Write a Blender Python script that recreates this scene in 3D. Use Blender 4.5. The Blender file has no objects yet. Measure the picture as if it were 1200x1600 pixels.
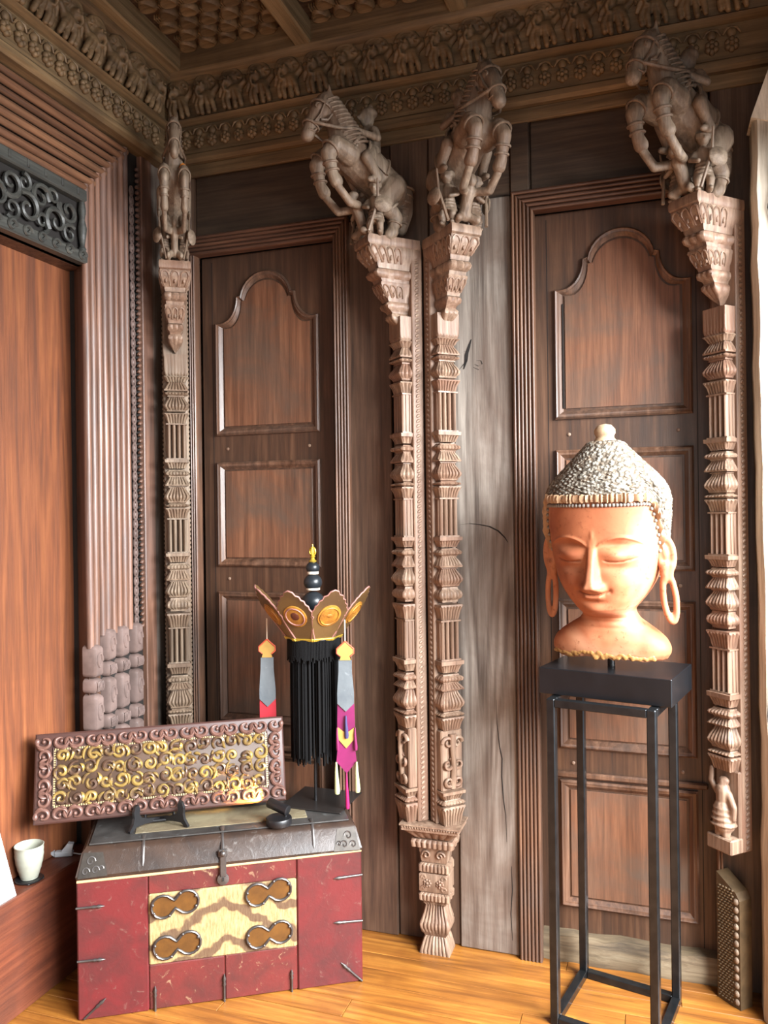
import bpy, bmesh, math, random
import numpy as np
from mathutils import Vector, Matrix
random.seed(7)
S = bpy.context.scene
COL = S.collection
PI = math.pi
# ------------------------------------------------------------------ camera
YAW = math.radians(18.66); ROLL = .013
fw = Vector((-math.sin(YAW), math.cos(YAW), 0)); rt = Vector((math.cos(YAW), math.sin(YAW), 0)); up = Vector((0, 0, 1))
cR = (rt - up*ROLL).normalized(); cU = (up + rt*ROLL).normalized()
cam = bpy.data.cameras.new('camera'); camo = bpy.data.objects.new('camera', cam); COL.objects.link(camo)
m = Matrix.Identity(4)
for i in range(3):
    m[i][0] = cR[i]; m[i][1] = cU[i]; m[i][2] = -fw[i]; m[i][3] = (0, 0, 1.5)[i]
camo.matrix_world = m
cam.sensor_fit = 'VERTICAL'; cam.sensor_height = 24; cam.lens = 24*1250/1600; cam.clip_start = .05
S.camera = camo
# ------------------------------------------------------------------ world, daylight, exposure
w = bpy.data.worlds.new('world'); S.world = w; w.use_nodes = True
w.node_tree.nodes['Background'].inputs[0].default_value = (.80, .90, 1, 1)
w.node_tree.nodes['Background'].inputs[1].default_value = 1.6
def area(name, loc, size, rot, power, col):
    l = bpy.data.lights.new(name, 'AREA'); l.shape = 'RECTANGLE'; l.size, l.size_y = size
    l.energy = power; l.color = col
    o = bpy.data.objects.new(name, l); COL.objects.link(o); o.location = loc; o.rotation_euler = rot
    return o
# daylight: bright sky standing above the neighbouring roofs, seen through the tall window of the right wall; a weak unseen fill lamp added behind the viewer
area('sky_daylight', (2.6, .6, 2.95), (3.0, 4.0), (0, math.radians(60), 0), 2700, (.95, .975, 1))
area('back_fill_light', (.1, -1.75, 1.45), (1.5, 1.5), (math.radians(90), 0, 0), 14, (1, .96, .9))  # added fill lamp, out of view, lifts the back wall and upper parts
S.view_settings.view_transform = 'Standard'; S.view_settings.look = 'None'
S.view_settings.gamma = 1; S.view_settings.use_curve_mapping = False
S.view_settings.exposure = -0.1
S.cycles.use_denoising = True
S.cycles.max_bounces = 8; S.cycles.diffuse_bounces = 5; S.cycles.glossy_bounces = 3
S.cycles.sample_clamp_indirect = 6
# ------------------------------------------------------------------ mesh helpers
class MB:
    def __init__(s): s.v = []; s.f = []
    def add(s, vs, fs):
        n = len(s.v); s.v.extend([tuple(p) for p in vs]); s.f.extend([tuple(i+n for i in q) for q in fs]); return s
    def box(s, x0, x1, y0, y1, z0, z1, c=0.0):
        if c <= 0:
            vs = [(x, y, z) for x in (x0, x1) for y in (y0, y1) for z in (z0, z1)]
            return s.add(vs, [(0,1,3,2),(4,6,7,5),(0,4,5,1),(2,3,7,6),(0,2,6,4),(1,5,7,3)])
        c = min(c, (x1-x0)*.45, (y1-y0)*.45, (z1-z0)*.45)
        X = (x0, x1); Y = (y0, y1); Z = (z0, z1); vs = []; idx = {}
        for i in (0,1):
            for j in (0,1):
                for k in (0,1):
                    sx, sy, sz = (1-2*i)*c, (1-2*j)*c, (1-2*k)*c
                    for a, p in enumerate(((X[i], Y[j]+sy, Z[k]+sz), (X[i]+sx, Y[j], Z[k]+sz), (X[i]+sx, Y[j]+sy, Z[k]))):
                        idx[i,j,k,a] = len(vs); vs.append(p)
        fs = []
        for i in (0,1): fs.append((idx[i,0,0,0], idx[i,0,1,0], idx[i,1,1,0], idx[i,1,0,0]))
        for j in (0,1): fs.append((idx[0,j,0,1], idx[0,j,1,1], idx[1,j,1,1], idx[1,j,0,1]))
        for k in (0,1): fs.append((idx[0,0,k,2], idx[0,1,k,2], idx[1,1,k,2], idx[1,0,k,2]))
        for j in (0,1):
            for k in (0,1): fs.append((idx[0,j,k,1], idx[0,j,k,2], idx[1,j,k,2], idx[1,j,k,1]))
        for i in (0,1):
            for k in (0,1): fs.append((idx[i,0,k,0], idx[i,0,k,2], idx[i,1,k,2], idx[i,1,k,0]))
        for i in (0,1):
            for j in (0,1): fs.append((idx[i,j,0,0], idx[i,j,0,1], idx[i,j,1,1], idx[i,j,1,0]))
        for i in (0,1):
            for j in (0,1):
                for k in (0,1): fs.append((idx[i,j,k,0], idx[i,j,k,1], idx[i,j,k,2]))
        return s.add(vs, fs)
    def loft(s, loops, caps=True, closed=True):
        n = len(loops[0]); vs = [p for L in loops for p in L]; fs = []
        for a in range(len(loops)-1):
            for i in range(n if closed else n-1):
                j = (i+1) % n; fs.append((a*n+i, a*n+j, (a+1)*n+j, (a+1)*n+i))
        if caps and closed:
            fs.append(tuple(range(n-1, -1, -1))); fs.append(tuple((len(loops)-1)*n+i for i in range(n)))
        return s.add(vs, fs)
    def lathe(s, prof, seg=16, c=(0,0,0), caps=True):
        return s.loft([[(c[0]+r*math.cos(2*PI*i/seg), c[1]+r*math.sin(2*PI*i/seg), c[2]+z) for i in range(seg)] for r, z in prof], caps)
    def tube(s, pts, rad, seg=8, flat=1.0, nrm=None, caps=True):
        pts = [Vector(p) for p in pts]; n = len(pts)
        if not hasattr(rad, '__len__'): rad = [rad]*n
        loops = []; prev = None
        for i in range(n):
            t = (pts[min(i+1, n-1)] - pts[max(i-1, 0)]).normalized()
            if nrm is not None: a = Vector(nrm); a = (a - t*a.dot(t)).normalized()
            else:
                a = prev if prev is not None else (Vector((0,0,1)) if abs(t.z) < .9 else Vector((1,0,0)))
                a = (a - t*a.dot(t)).normalized(); prev = a
            b = t.cross(a)
            loops.append([pts[i] + (b*math.cos(2*PI*k/seg) + a*flat*math.sin(2*PI*k/seg))*rad[i] for k in range(seg)])
        return s.loft(loops, caps)
    def ell(s, c, r, seg=12, rings=8, R=None):
        c = Vector(c); r = r if hasattr(r, '__len__') else (r, r, r); loops = []
        for a in range(1, rings):
            th = PI*a/rings
            L = [Vector((r[0]*math.sin(th)*math.cos(2*PI*i/seg), r[1]*math.sin(th)*math.sin(2*PI*i/seg), -r[2]*math.cos(th))) for i in range(seg)]
            loops.append(L)
        top = Vector((0,0,r[2])); bot = Vector((0,0,-r[2]))
        T = (lambda p: c + (R @ p)) if R is not None else (lambda p: c + p)
        vs = [T(p) for L in loops for p in L] + [T(bot), T(top)]; fs = []; nl = len(loops)
        for a in range(nl-1):
            for i in range(seg):
                j = (i+1) % seg; fs.append((a*seg+i, a*seg+j, (a+1)*seg+j, (a+1)*seg+i))
        for i in range(seg):
            j = (i+1) % seg; fs.append((nl*seg, j, i)); fs.append((nl*seg+1, (nl-1)*seg+i, (nl-1)*seg+j))
        return s.add(vs, fs)
    def cap(s, p, q, r1, r2, seg=10):
        p = Vector(p); q = Vector(q); d = (q-p); L = d.length
        if L < 1e-6: return s.ell(p, r1, seg)
        t = d/L; pts = []; rr = []
        for k in (-1, -.85, -.5, 0): pts.append(p + t*r1*k); rr.append(max(r1*math.sqrt(max(1-k*k, 0)), r1*.05))
        for k in (0, .5, .85, 1): pts.append(q + t*r2*k); rr.append(max(r2*math.sqrt(max(1-k*k, 0)), r2*.05))
        return s.tube(pts, rr, seg)
    def chain(s, pts, rad, seg=10):
        for i in range(len(pts)-1): s.cap(pts[i], pts[i+1], rad[i], rad[i+1], seg)
        return s
    def prism(s, poly, y0, y1, T=None):
        """outline in x,z pulled from y0 to y1 (or mapped by T)"""
        n = len(poly); T = T or (lambda x, y, z: (x, y, z))
        vs = [T(x, y0, z) for x, z in poly] + [T(x, y1, z) for x, z in poly]
        fs = [tuple(range(n)), tuple(range(2*n-1, n-1, -1))] + [(i, i+n, (i+1) % n+n, (i+1) % n) for i in range(n)]
        return s.add(vs, fs)
    def xf(s, M, k=0):
        for i in range(k, len(s.v)): s.v[i] = tuple(M @ Vector(s.v[i]))
        return s
    def mesh(s, name, smooth=None):
        me = bpy.data.meshes.new(name); me.from_pydata(s.v, [], s.f); me.validate()
        bm = bmesh.new(); bm.from_mesh(me); bmesh.ops.recalc_face_normals(bm, faces=bm.faces); bm.to_mesh(me); bm.free()
        if smooth:
            me.polygons.foreach_set('use_smooth', [True]*len(me.polygons)); me.set_sharp_from_angle(angle=math.radians(smooth))
        return me
    def build(s, name, mat, parent=None, smooth=None, loc=None, rotz=None):
        return link(name, s.mesh(name, smooth), mat, parent, loc, rotz)
def link(name, me, mat, parent=None, loc=None, rotz=None):
    o = bpy.data.objects.new(name, me); COL.objects.link(o)
    if mat is not None and not me.materials: me.materials.append(mat)
    if parent is not None: o.parent = parent
    if loc is not None: o.location = loc
    if rotz is not None: o.rotation_euler = (0, 0, rotz)
    return o
def tag(o, label=None, cat=None, group=None, kind=None):
    if label: o['label'] = label
    if cat: o['category'] = cat
    if group: o['group'] = group
    if kind: o['kind'] = kind
    return o
def empty(name, loc, rotz=0, label=None, cat=None, group=None, kind=None):
    o = bpy.data.objects.new(name, None); COL.objects.link(o); o.empty_display_size = .05
    o.location = loc; o.rotation_euler = (0, 0, rotz)
    return tag(o, label, cat, group, kind)
def copy_tree(o, parent=None):
    c = o.copy(); COL.objects.link(c); c.parent = parent
    for ch in list(o.children): copy_tree(ch, c)
    return c
def blob(mb, name, voxel, smooth=3):
    """melt overlapping closed shapes into one carved surface"""
    me = mb.mesh(name); o = bpy.data.objects.new(name, me); COL.objects.link(o)
    r = o.modifiers.new('r', 'REMESH'); r.mode = 'VOXEL'; r.voxel_size = voxel; r.use_smooth_shade = True
    if smooth: k = o.modifiers.new('s', 'SMOOTH'); k.iterations = smooth; k.factor = .5
    dg = bpy.context.evaluated_depsgraph_get(); dg.update()
    out = bpy.data.meshes.new_from_object(o.evaluated_get(dg)); out.name = name
    bpy.data.objects.remove(o); bpy.data.meshes.remove(me)
    out.polygons.foreach_set('use_smooth', [True]*len(out.polygons))
    out.materials.clear()
    return out
# ------------------------------------------------------------------ materials
def srgb(r, g, b):
    f = lambda c: (c/255/12.92) if c <= 10 else ((c/255+.055)/1.055)**2.4
    return (f(r), f(g), f(b), 1)
class NT:
    def __init__(s, name):
        s.m = bpy.data.materials.new(name); s.m.use_nodes = True; s.t = s.m.node_tree; s.n = s.t.nodes
        s.b = s.n['Principled BSDF']
    def node(s, ty, **kw):
        x = s.n.new(ty)
        for k, v in kw.items(): setattr(x, k, v)
        return x
    def l(s, a, b): s.t.links.new(a, b)
    def coord(s, scale, rnd=True):
        tc = s.node('ShaderNodeTexCoord'); mp = s.node('ShaderNodeMapping')
        mp.inputs['Scale'].default_value = scale
        if rnd:
            oi = s.node('ShaderNodeObjectInfo'); ml = s.node('ShaderNodeMath', operation='MULTIPLY'); ml.inputs[1].default_value = 37.
            s.l(oi.outputs['Random'], ml.inputs[0]); ad = s.node('ShaderNodeVectorMath', operation='ADD')
            s.l(tc.outputs['Object'], ad.inputs[0]); s.l(ml.outputs[0], ad.inputs[1]); s.l(ad.outputs[0], mp.inputs['Vector'])
        else: s.l(tc.outputs['Object'], mp.inputs['Vector'])
        return mp.outputs[0]
    def noise(s, vec, scale, detail=4, rough=.55, dist=0):
        x = s.node('ShaderNodeTexNoise'); s.l(vec, x.inputs['Vector'])
        x.inputs['Scale'].default_value = scale; x.inputs['Detail'].default_value = detail
        x.inputs['Roughness'].default_value = rough; x.inputs['Distortion'].default_value = dist
        return x.outputs['Fac']
    def ramp(s, fac, stops):
        x = s.node('ShaderNodeValToRGB'); e = x.color_ramp.elements
        while len(e) > len(stops): e.remove(e[-1])
        while len(e) < len(stops): e.new(1)
        for i, (p, c) in enumerate(stops): e[i].position = p; e[i].color = c if len(c) == 4 else (*c, 1)
        s.l(fac, x.inputs[0]); return x.outputs[0]
    def mix(s, fac, a, b, mode='MIX'):
        x = s.node('ShaderNodeMix', data_type='RGBA', blend_type=mode)
        if isinstance(fac, (int, float)): x.inputs[0].default_value = fac
        else: s.l(fac, x.inputs[0])
        for q, i in ((a, 6), (b, 7)):
            if isinstance(q, tuple): x.inputs[i].default_value = q
            else: s.l(q, x.inputs[i])
        return x.outputs[2]
    def bump(s, h, strength, dist=.002):
        x = s.node('ShaderNodeBump'); x.inputs['Strength'].default_value = strength; x.inputs['Distance'].default_value = dist
        s.l(h, x.inputs['Height']); s.l(x.outputs[0], s.b.inputs['Normal']); return x
def wood(name, dark, mid, light, axis='z', rough=.5, stain=None, stain_amt=.6, grain=1.0, bump=.25, figure=0., spec=.5, stain_scale=2.2):
    t = NT(name); k = {'x': 0, 'y': 1, 'z': 2}[axis]
    sc = [44*grain]*3; sc[k] = 1.9*grain; v = t.coord(tuple(sc))
    n1 = t.noise(v, 1.0, 8, .62, .5)
    if figure:
        sc2 = [9*grain]*3; sc2[k] = .9*grain; v2 = t.coord(tuple(sc2))
        n0 = t.noise(v2, .55, 2, .5, .3); mm = t.node('ShaderNodeMath', operation='MULTIPLY'); mm.inputs[1].default_value = 58.
        t.l(n0, mm.inputs[0]); sn = t.node('ShaderNodeMath', operation='SINE'); t.l(mm.outputs[0], sn.inputs[0])
        ma = t.node('ShaderNodeMath', operation='MULTIPLY_ADD'); ma.inputs[1].default_value = .13*figure; t.l(sn.outputs[0], ma.inputs[0]); t.l(n1, ma.inputs[2]); n1 = ma.outputs[0]
    c = t.ramp(n1, [(.25, dark), (.5, mid), (.78, light)])
    if stain is not None:
        sv = t.coord((1, 1, 1)); ns = t.noise(sv, stain_scale, 5, .6, .8)
        f = t.ramp(ns, [(.42, (0,0,0,1)), (.68, (stain_amt,)*3+(1,))]); c = t.mix(f, c, stain)
    sv = t.coord(tuple(x*3 for x in sc)); n2 = t.noise(sv, 1.2, 4, .7)
    c = t.mix(.35, c, t.ramp(n2, [(.3, (.25,.25,.25,1)), (.6, (1,1,1,1))]), 'MULTIPLY')
    t.l(c, t.b.inputs['Base Color'])
    rr = t.ramp(n1, [(.2, (rough+.14,)*3+(1,)), (.8, (rough-.08,)*3+(1,))]); t.l(rr, t.b.inputs['Roughness'])
    t.b.inputs['Specular IOR Level'].default_value = spec
    t.bump(n2, bump); return t.m
def plain(name, col, rough=.5, metal=0., nscale=0, namt=.3, bump=0., spec=.5, dark=None):
    t = NT(name)
    if nscale:
        v = t.coord((1,1,1)); n = t.noise(v, nscale, 5, .6, .3)
        d = dark or (col[0]*.4, col[1]*.4, col[2]*.4, 1)
        c = t.mix(t.ramp(n, [(.35, (0,0,0,1)), (.7, (namt,)*3+(1,))]), col, d); t.l(c, t.b.inputs['Base Color'])
        if bump: t.bump(n, bump)
    else: t.b.inputs['Base Color'].default_value = col
    t.b.inputs['Roughness'].default_value = rough; t.b.inputs['Metallic'].default_value = metal
    t.b.inputs['Specular IOR Level'].default_value = spec
    return t.m
D = srgb
M = dict(
 door=wood('door_wood', D(44,30,22), D(78,53,38), D(112,82,62), rough=.42, stain=D(60,45,36), stain_amt=.7),
 panel=wood('panel_wood', D(70,45,32), D(112,74,53), D(144,102,76), rough=.42, stain=D(86,74,64), stain_amt=.8, stain_scale=3),
 casing=wood('casing_wood', D(52,34,24), D(96,67,50), D(140,106,84), rough=.36, stain=D(84,74,68), stain_amt=.5),
 lintel=wood('lintel_wood', D(46,29,21), D(84,56,42), D(120,84,64), axis='x', rough=.45),
 post=wood('post_wood', D(74,64,57), D(128,119,110), D(162,154,144), rough=.42, stain=D(92,72,60), stain_amt=.75, figure=.8, bump=.5),
 board=wood('board_wood', D(50,35,26), D(88,65,50), D(122,98,80), rough=.5, stain=D(62,45,34), stain_amt=.6),
 high=wood('upper_wood', D(44,32,24), D(74,56,42), D(98,78,60), axis='x', rough=.6, stain=D(52,36,24), stain_amt=.6),
 cornice=wood('cornice_wood', D(64,49,32), D(116,92,62), D(152,124,90), axis='x', rough=.6, stain=D(70,52,34), stain_amt=.6),
 cornice_y=wood('cornice_side_wood', D(64,49,32), D(116,92,62), D(152,124,90), axis='y', rough=.6, stain=D(78,58,38), stain_amt=.6),
 carve=wood('carved_wood', D(78,60,47), D(132,107,88), D(172,150,129), rough=.5, stain=D(120,84,66), stain_amt=.65, bump=.7),
 carve_grey=wood('carved_grey_wood', D(76,62,50), D(124,106,88), D(164,146,126), rough=.55, stain=D(104,76,56), stain_amt=.7, bump=1.0),
 slab=wood('slab_wood', D(78,43,27), D(118,68,42), D(146,91,58), rough=.42, stain=D(92,56,38), stain_amt=.5, figure=.7, stain_scale=1.6),
 jamb=wood('jamb_wood', D(48,32,24), D(80,54,40), D(104,76,58), rough=.45),
 reed=wood('reed_wood', D(58,40,32), D(112,80,64), D(150,114,96), rough=.36, stain=D(98,84,80), stain_amt=.6),
 reed_y=wood('reed_top_wood', D(58,38,28), D(108,74,54), D(144,104,76), axis='y', rough=.36, stain=D(78,58,46), stain_amt=.5),
 block=plain('block_wood', D(116,98,92), .4, nscale=14, namt=.7, bump=.2),
 iron_wood=wood('dark_carved_wood', D(34,34,32), D(58,58,54), D(86,86,80), axis='y', rough=.45),
 red=wood('bench_wood', D(70,36,25), D(102,54,37), D(126,72,49), axis='y', rough=.4, stain=D(70,44,36), stain_amt=.6),
 floor=wood('floor_wood', D(96,57,20), D(142,90,36), D(172,118,52), axis='x', rough=.34, stain=D(114,66,26), stain_amt=.6, figure=.5, stain_scale=5),
 timber=wood('timber_wood', D(150,140,124), D(200,190,172), D(224,217,202), rough=.6, figure=.8, bump=.5),
 beam=wood('beam_wood', D(96,80,56), D(140,118,86), D(168,146,112), axis='y', rough=.55),
 plaster=plain('plaster', D(150,130,108), .8),
 dark=plain('dark_gap', D(22,16,12), .8),
)
# ------------------------------------------------------------------ setting: floor
fl = tag(MB().box(-2.1, 1.35, -1.7, 2.82, -.08, -.012).build('floor', M['dark']), kind='structure')
rg = random.Random(3); y = -1.66; row = 0
plank_me = {}
while y < 2.74:
    wd = .088; x = -2.0 - rg.random()*.6
    while x < 1.3:
        L = .75 + rg.random()*.7; x0, x1 = max(x, -2.05), min(x+L, 1.3)
        if x1 - x0 > .05:
            p = MB().box(x0-.0, x1-.0015, y, y+wd-.0018, -.012, rg.uniform(-.0009, .0003), .0012).build('plank', M['floor'], fl)
        x += L
    y += wd
# ------------------------------------------------------------------ ceiling
ce = tag(MB().box(-2.1, 1.35, -1.7, 2.82, 3.252, 3.42).build('ceiling', M['high']), kind='structure')
for bx in (-1.70, -1.165, -.60, -.04, .55, 1.1):
    MB().box(bx-.032, bx+.032, -1.68, 2.62, 3.168, 3.256, .006).build('beam', M['beam'], ce)
MB().box(-1.80, 1.3, 2.612, 2.70, 3.160, 3.258, .008).build('beam', M['cornice'], ce)
MB().box(-1.86, -1.735, -1.68, 2.612, 3.160, 3.258, .008).build('beam', M['cornice_y'], ce)
# carved lotus scales between the beams: one shield-shaped petal, repeated
sc = MB()
def shield(w, h, n=14):
    pts = []
    for i in range(n):
        a = 2*PI*i/n; r = 1 - .12*math.cos(3*a+PI/2)
        pts.append((w*math.cos(a)*r, h*math.sin(a)*r))
    return pts
sh = shield(.034, .032)
sc.loft([[(x, yy, 0) for x, yy in sh], [(x, yy, -.018) for x, yy in sh], [(x*.8, yy*.8, -.026) for x, yy in sh], [(x*.35, yy*.35, -.021) for x, yy in sh]])
for k in range(5): sc.box(-.022+k*.0095, -.016+k*.0095, -.055, -.026, -.016, 0, .001)
scale_me = sc.mesh('scale', 40); scale_me.materials.append(M['cornice'])
nsc = 0
for bay in ((-1.665, -1.195), (-1.13, -.64)):
    for r in range(9):
        for c in range(6):
            x = bay[0]+.045+c*.082+(.041 if r % 2 else 0); yy = 2.585 - r*.062
            if x < bay[1]-.03: link('scale', scale_me, None, ce, (x, yy, 3.253)); nsc += 1
# ------------------------------------------------------------------ back wall: boards, stiles, upper panels
wb = tag(MB().box(-2.1, 1.35, 2.77, 2.85, 0, 3.36).build('wall_back', M['dark']), kind='structure')
def board(x0, x1, z0, z1, y0, mat='board', y1=2.775, c=.003):
    return MB().box(x0, x1, y0, y1, z0, z1, c).build('board', M[mat], wb)
board(-1.84, -1.685, 0, 2.87, 2.70)
board(-1.036, -.876, 0, 2.545, 2.692)
board(-.873, -.735, 0, 2.87, 2.702)
board(-.732, -.652, 0, 2.87, 2.698)
# broad oak plank with cracks and a knot
big = MB().box(-.649, -.446, 2.688, 2.775, 0, 2.56, .004).build('board', M['post'], wb)
def crack(pts, w, dep=2.6872):
    mb = MB(); n = len(pts); L = []; R = []
    for i, (x, z) in enumerate(pts):
        a = w*math.sin(PI*(i+.5)/n); L.append((x-a, dep, z)); R.append((x+a*.6, dep, z+a*.6))
    mb.add(L+R, [(i, i+1, n+i+1, n+i) for i in range(n-1)]); return mb.build('crack', M['dark'], big)
crack([(-.636,1.452),(-.60,1.456),(-.565,1.452),(-.53,1.445),(-.50,1.43),(-.478,1.408),(-.468,1.392)], .004)
crack([(-.515,.86),(-.513,.78),(-.505,.70),(-.497,.66),(-.499,.60),(-.494,.52),(-.487,.47),(-.485,.38)], .0025)
crack([(-.470,.30),(-.468,.22),(-.474,.14),(-.470,.05)], .002)
for pts, w_ in (([(-.585,2.085),(-.592,2.06),(-.600,2.035),(-.603,2.01),(-.612,1.985)], .009), ([(-.592,2.05),(-.61,2.045),(-.63,2.038),(-.642,2.036)], .004), ([(-.598,2.02),(-.615,1.998),(-.628,1.985)], .003),
                ([(-.575,2.0),(-.56,1.992),(-.548,1.998),(-.552,2.01),(-.568,2.012)], .002), ([(-.58,1.99),(-.56,1.98),(-.54,1.985)], .0015)): crack(pts, w_)
board(.182, .42, 0, 2.87, 2.70)
board(.43, 1.34, 0, 3.3, 2.70, 'high')
# upper panels under the cornice, divided by stiles
def board_x(x0, x1, z0, z1, y0): return board(x0, x1, z0, z1, y0, 'high')
board_x(-1.683, -1.02, 2.565, 2.87, 2.735)
board_x(-1.018, -.876, 2.55, 2.87, 2.715)
board_x(-.649, -.449, 2.563, 2.87, 2.705)
board_x(-.447, -.385, 2.57, 2.87, 2.698)
board_x(-.383, .18, 2.57, 2.87, 2.735)
# ------------------------------------------------------------------ doors (each slab a thing of the setting, its panels and mouldings parts)
def arch_outline(x0, x1, z0, zs, zt, inset=0., n=14):
    """panel outline: square foot, shoulders with small concave scrolls, round arch"""
    xm = (x0+x1)/2; hw = (x1-x0)/2 - inset; z0 += inset; zs -= inset*.6; zt -= inset
    r = hw*.50; cz = zt - r
    pts = [(xm-hw, z0), (xm+hw, z0), (xm+hw, zs)]
    # right concave sweep from the shoulder up to the step
    sx, szz = xm + r*1.02 + .012, cz + .018
    k = 7
    for i in range(k+1):
        a = PI/2*i/k; pts.append((xm+hw-.02 + (sx-(xm+hw-.02))*math.sin(a), zs + (szz-zs)*(1-math.cos(a))))
    pts.append((xm + r*.99, szz+.004))
    for i in range(n+1):
        a = math.radians(8) + (PI-math.radians(16))*i/n; pts.append((xm + r*math.cos(a), cz + r*math.sin(a)))
    pts.append((xm - r*.99, szz+.004))
    for i in range(k, -1, -1):
        a = PI/2*i/k; pts.append((xm-(hw-.02) + (-(sx-xm)+(hw-.02))*math.sin(a), zs + (szz-zs)*(1-math.cos(a))))
    pts.append((xm-hw, zs)); return pts
def rect(x0, x1, z0, z1, inset=0.): return [(x0+inset, z0+inset), (x1-inset, z0+inset), (x1-inset, z1-inset), (x0+inset, z1-inset)]
def ring_moulding(fn, yb, name, parent):
    """bolection moulding: stepped ring swept round the panel outline"""
    prof = [(0, 0), (.0, -.010), (.006, -.016), (.012, -.012), (.016, -.012), (.022, -.006), (.028, .000), (.034, .006), (.034, .016)]
    loops = [[(x, yb+d, z) for x, z in fn(ins)] for ins, d in prof]
    return MB().loft(loops, caps=False).build(name, M['casing'], parent, 35)
def make_door(nm, X0, X1, px0, px1, kind='structure'):
    y = 2.745
    d = tag(MB().box(X0, X1, y, 2.79, .015, 2.50, .002).build(nm, M['door']), kind='structure')
    f = lambda i: arch_outline(px0, px1, 1.803, 2.238, 2.425, i)
    ring_moulding(f, y, 'panel_moulding', d)
    MB().prism(f(.036), y-.004, y+.001).build('panel', M['panel'], d)
    for z0, z1 in ((1.298, 1.700), (.700, 1.200), (.170, .594)):
        g = lambda i, z0=z0, z1=z1: rect(px0, px1, z0, z1, i)
        ring_moulding(g, y, 'panel_moulding', d)
        MB().box(px0+.034, px1-.034, y-.004, y+.001, z0+.034, z1-.034, .001).build('panel', M['panel'], d)
    # bead above the lowest panel, pegs in the rails
    MB().box(px0-.012, px1+.03, y-.016, y+.001, .602, .622, .005).build('rail_bead', M['casing'], d)
    for z in (1.752, 1.25, .65):
        for x in (px0+.045, px1-.045):
            MB().lathe([(.006, 0), (.006, .003), (.003, .005)], 8).xf(Matrix.Translation((x, y, z)) @ Matrix.Rotation(PI/2, 4, 'X')).build('peg', M['carve'], d)
    for x in (X0+.045, X1-.045): MB().box(x-.0012, x+.0012, y-.0006, y+.001, .03, 2.48).build('stile_joint', M['dark'], d)
    return d
make_door('door_1', -1.668, -1.072, -1.606, -1.172)
dd2 = make_door('door_2', -.380, .180, -.312, .122)
MB().box(-.285, -.281, 2.738, 2.746, 1.84, 2.19).build('panel_gap', M['dark'], dd2)
# ------------------------------------------------------------------ reeded casings and lintels
def reeds(n, w, proud, y0):
    """profile across a casing (u, y): n half-round reeds"""
    pts = [(0, y0+.03), (0, y0)]; rw = w/n
    for i in range(n):
        for k in range(1, 6):
            a = PI*k/6; pts.append((rw*(i+.5) - rw*.5*math.cos(a), y0 - proud*math.sin(a)))
        if i < n-1: pts.append((rw*(i+1), y0+.002))
    pts += [(w, y0), (w, y0+.03)]; return pts
def casing_v(nm, x0, x1, z0, z1a, z1b, n=5, y0=2.678, mat='casing'):
    """upright; z1a height at x0 side, z1b at x1 side (mitre)"""
    pr = reeds(n, x1-x0, .010, y0)
    loops = [[(x0+u, yy, z0) for u, yy in pr], [(x0+u, yy, z1a+(z1b-z1a)*u/(x1-x0)) for u, yy in pr]]
    return tag(MB().loft(loops).build(nm, M[mat], None, 50), kind='structure')
def casing_h(nm, xa, xb, z0, z1, ma, mb_, n=5, y0=2.678):
    pr = reeds(n, z1-z0, .010, y0)
    loops = [[(xa - ma*u/(z1-z0), yy, z0+u) for u, yy in pr], [(xb + mb_*u/(z1-z0), yy, z0+u) for u, yy in pr]]
    return tag(MB().loft(loops).build(nm, M['lintel'], None, 50), kind='structure')
casing_v('trim_1', -1.684, -1.655, 0, 2.49, 2.49, 3)
casing_v('trim_2', -1.086, -1.028, 0, 2.49, 2.56, 5)
casing_h('trim_3', -1.684, -1.086, 2.49, 2.565, 0, .058, 5)
casing_v('trim_4', -.443, -.368, 0, 2.565, 2.49, 6)
casing_h('trim_5', -.368, .19, 2.49, 2.565, .075, 0, 5)
casing_v('trim_6', .172, .19, 0, 2.49, 2.49, 2)
# rough log sill under the right door
sl = MB(); L = []
for i in range(13):
    x = -.372 + .60*i/12; r = random.Random(i)
    L.append([(x, 2.70+r.uniform(-.006,.006), 0), (x, 2.692+r.uniform(-.008,.006), .04+r.uniform(-.01,.01)), (x, 2.705+r.uniform(-.006,.006), .083+r.uniform(-.006,.008)), (x, 2.745, .088+r.uniform(-.004,.006)), (x, 2.77, .085), (x, 2.77, 0)])
sl.loft(L); tag(sl.build('trim_7', wood('sill_wood', D(60,50,38), D(108,92,70), D(140,126,102), axis='x', rough=.7, bump=.6, figure=.6), None, 50), kind='structure')
MB().box(-1.66, -1.07, 2.73, 2.78, 0, .03, .004).build('board', M['board'], wb)
# ------------------------------------------------------------------ carved cornices with friezes
def sweep_x(prof, xa, xb, mat, nm, parent=None):
    return MB().loft([[(xa, y, z) for y, z in prof], [(xb, y, z) for y, z in prof]]).build(nm, M[mat], parent, 35)
prof = [(2.78,2.845),(2.672,2.845),(2.66,2.855),(2.66,2.872),(2.668,2.88),(2.672,2.985),(2.645,2.989),(2.636,2.997),(2.645,3.005),(2.654,3.009),(2.636,3.140),(2.622,3.144),(2.612,3.155),(2.610,3.168),(2.78,3.168)]
ca = tag(sweep_x(prof, -1.82, 1.34, 'cornice', 'trim_8'), kind='structure')
MB().box(-1.8, 1.34, 2.690, 2.705, 2.80, 2.846, .003).build('fillet', M['cornice'], ca)
profl = [(-(1.79-2.672+yy) , z) for yy, z in prof]   # same section turned onto the left wall
profl = [(-1.79 + (2.69-yy) if yy < 2.75 else -1.95, z) for yy, z in prof]
cl = tag(MB().loft([[(x, -1.68, z) for x, z in profl], [(x, 2.66, z) for x, z in profl]]).build('trim_9', M['cornice_y'], None, 35), kind='structure')
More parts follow.
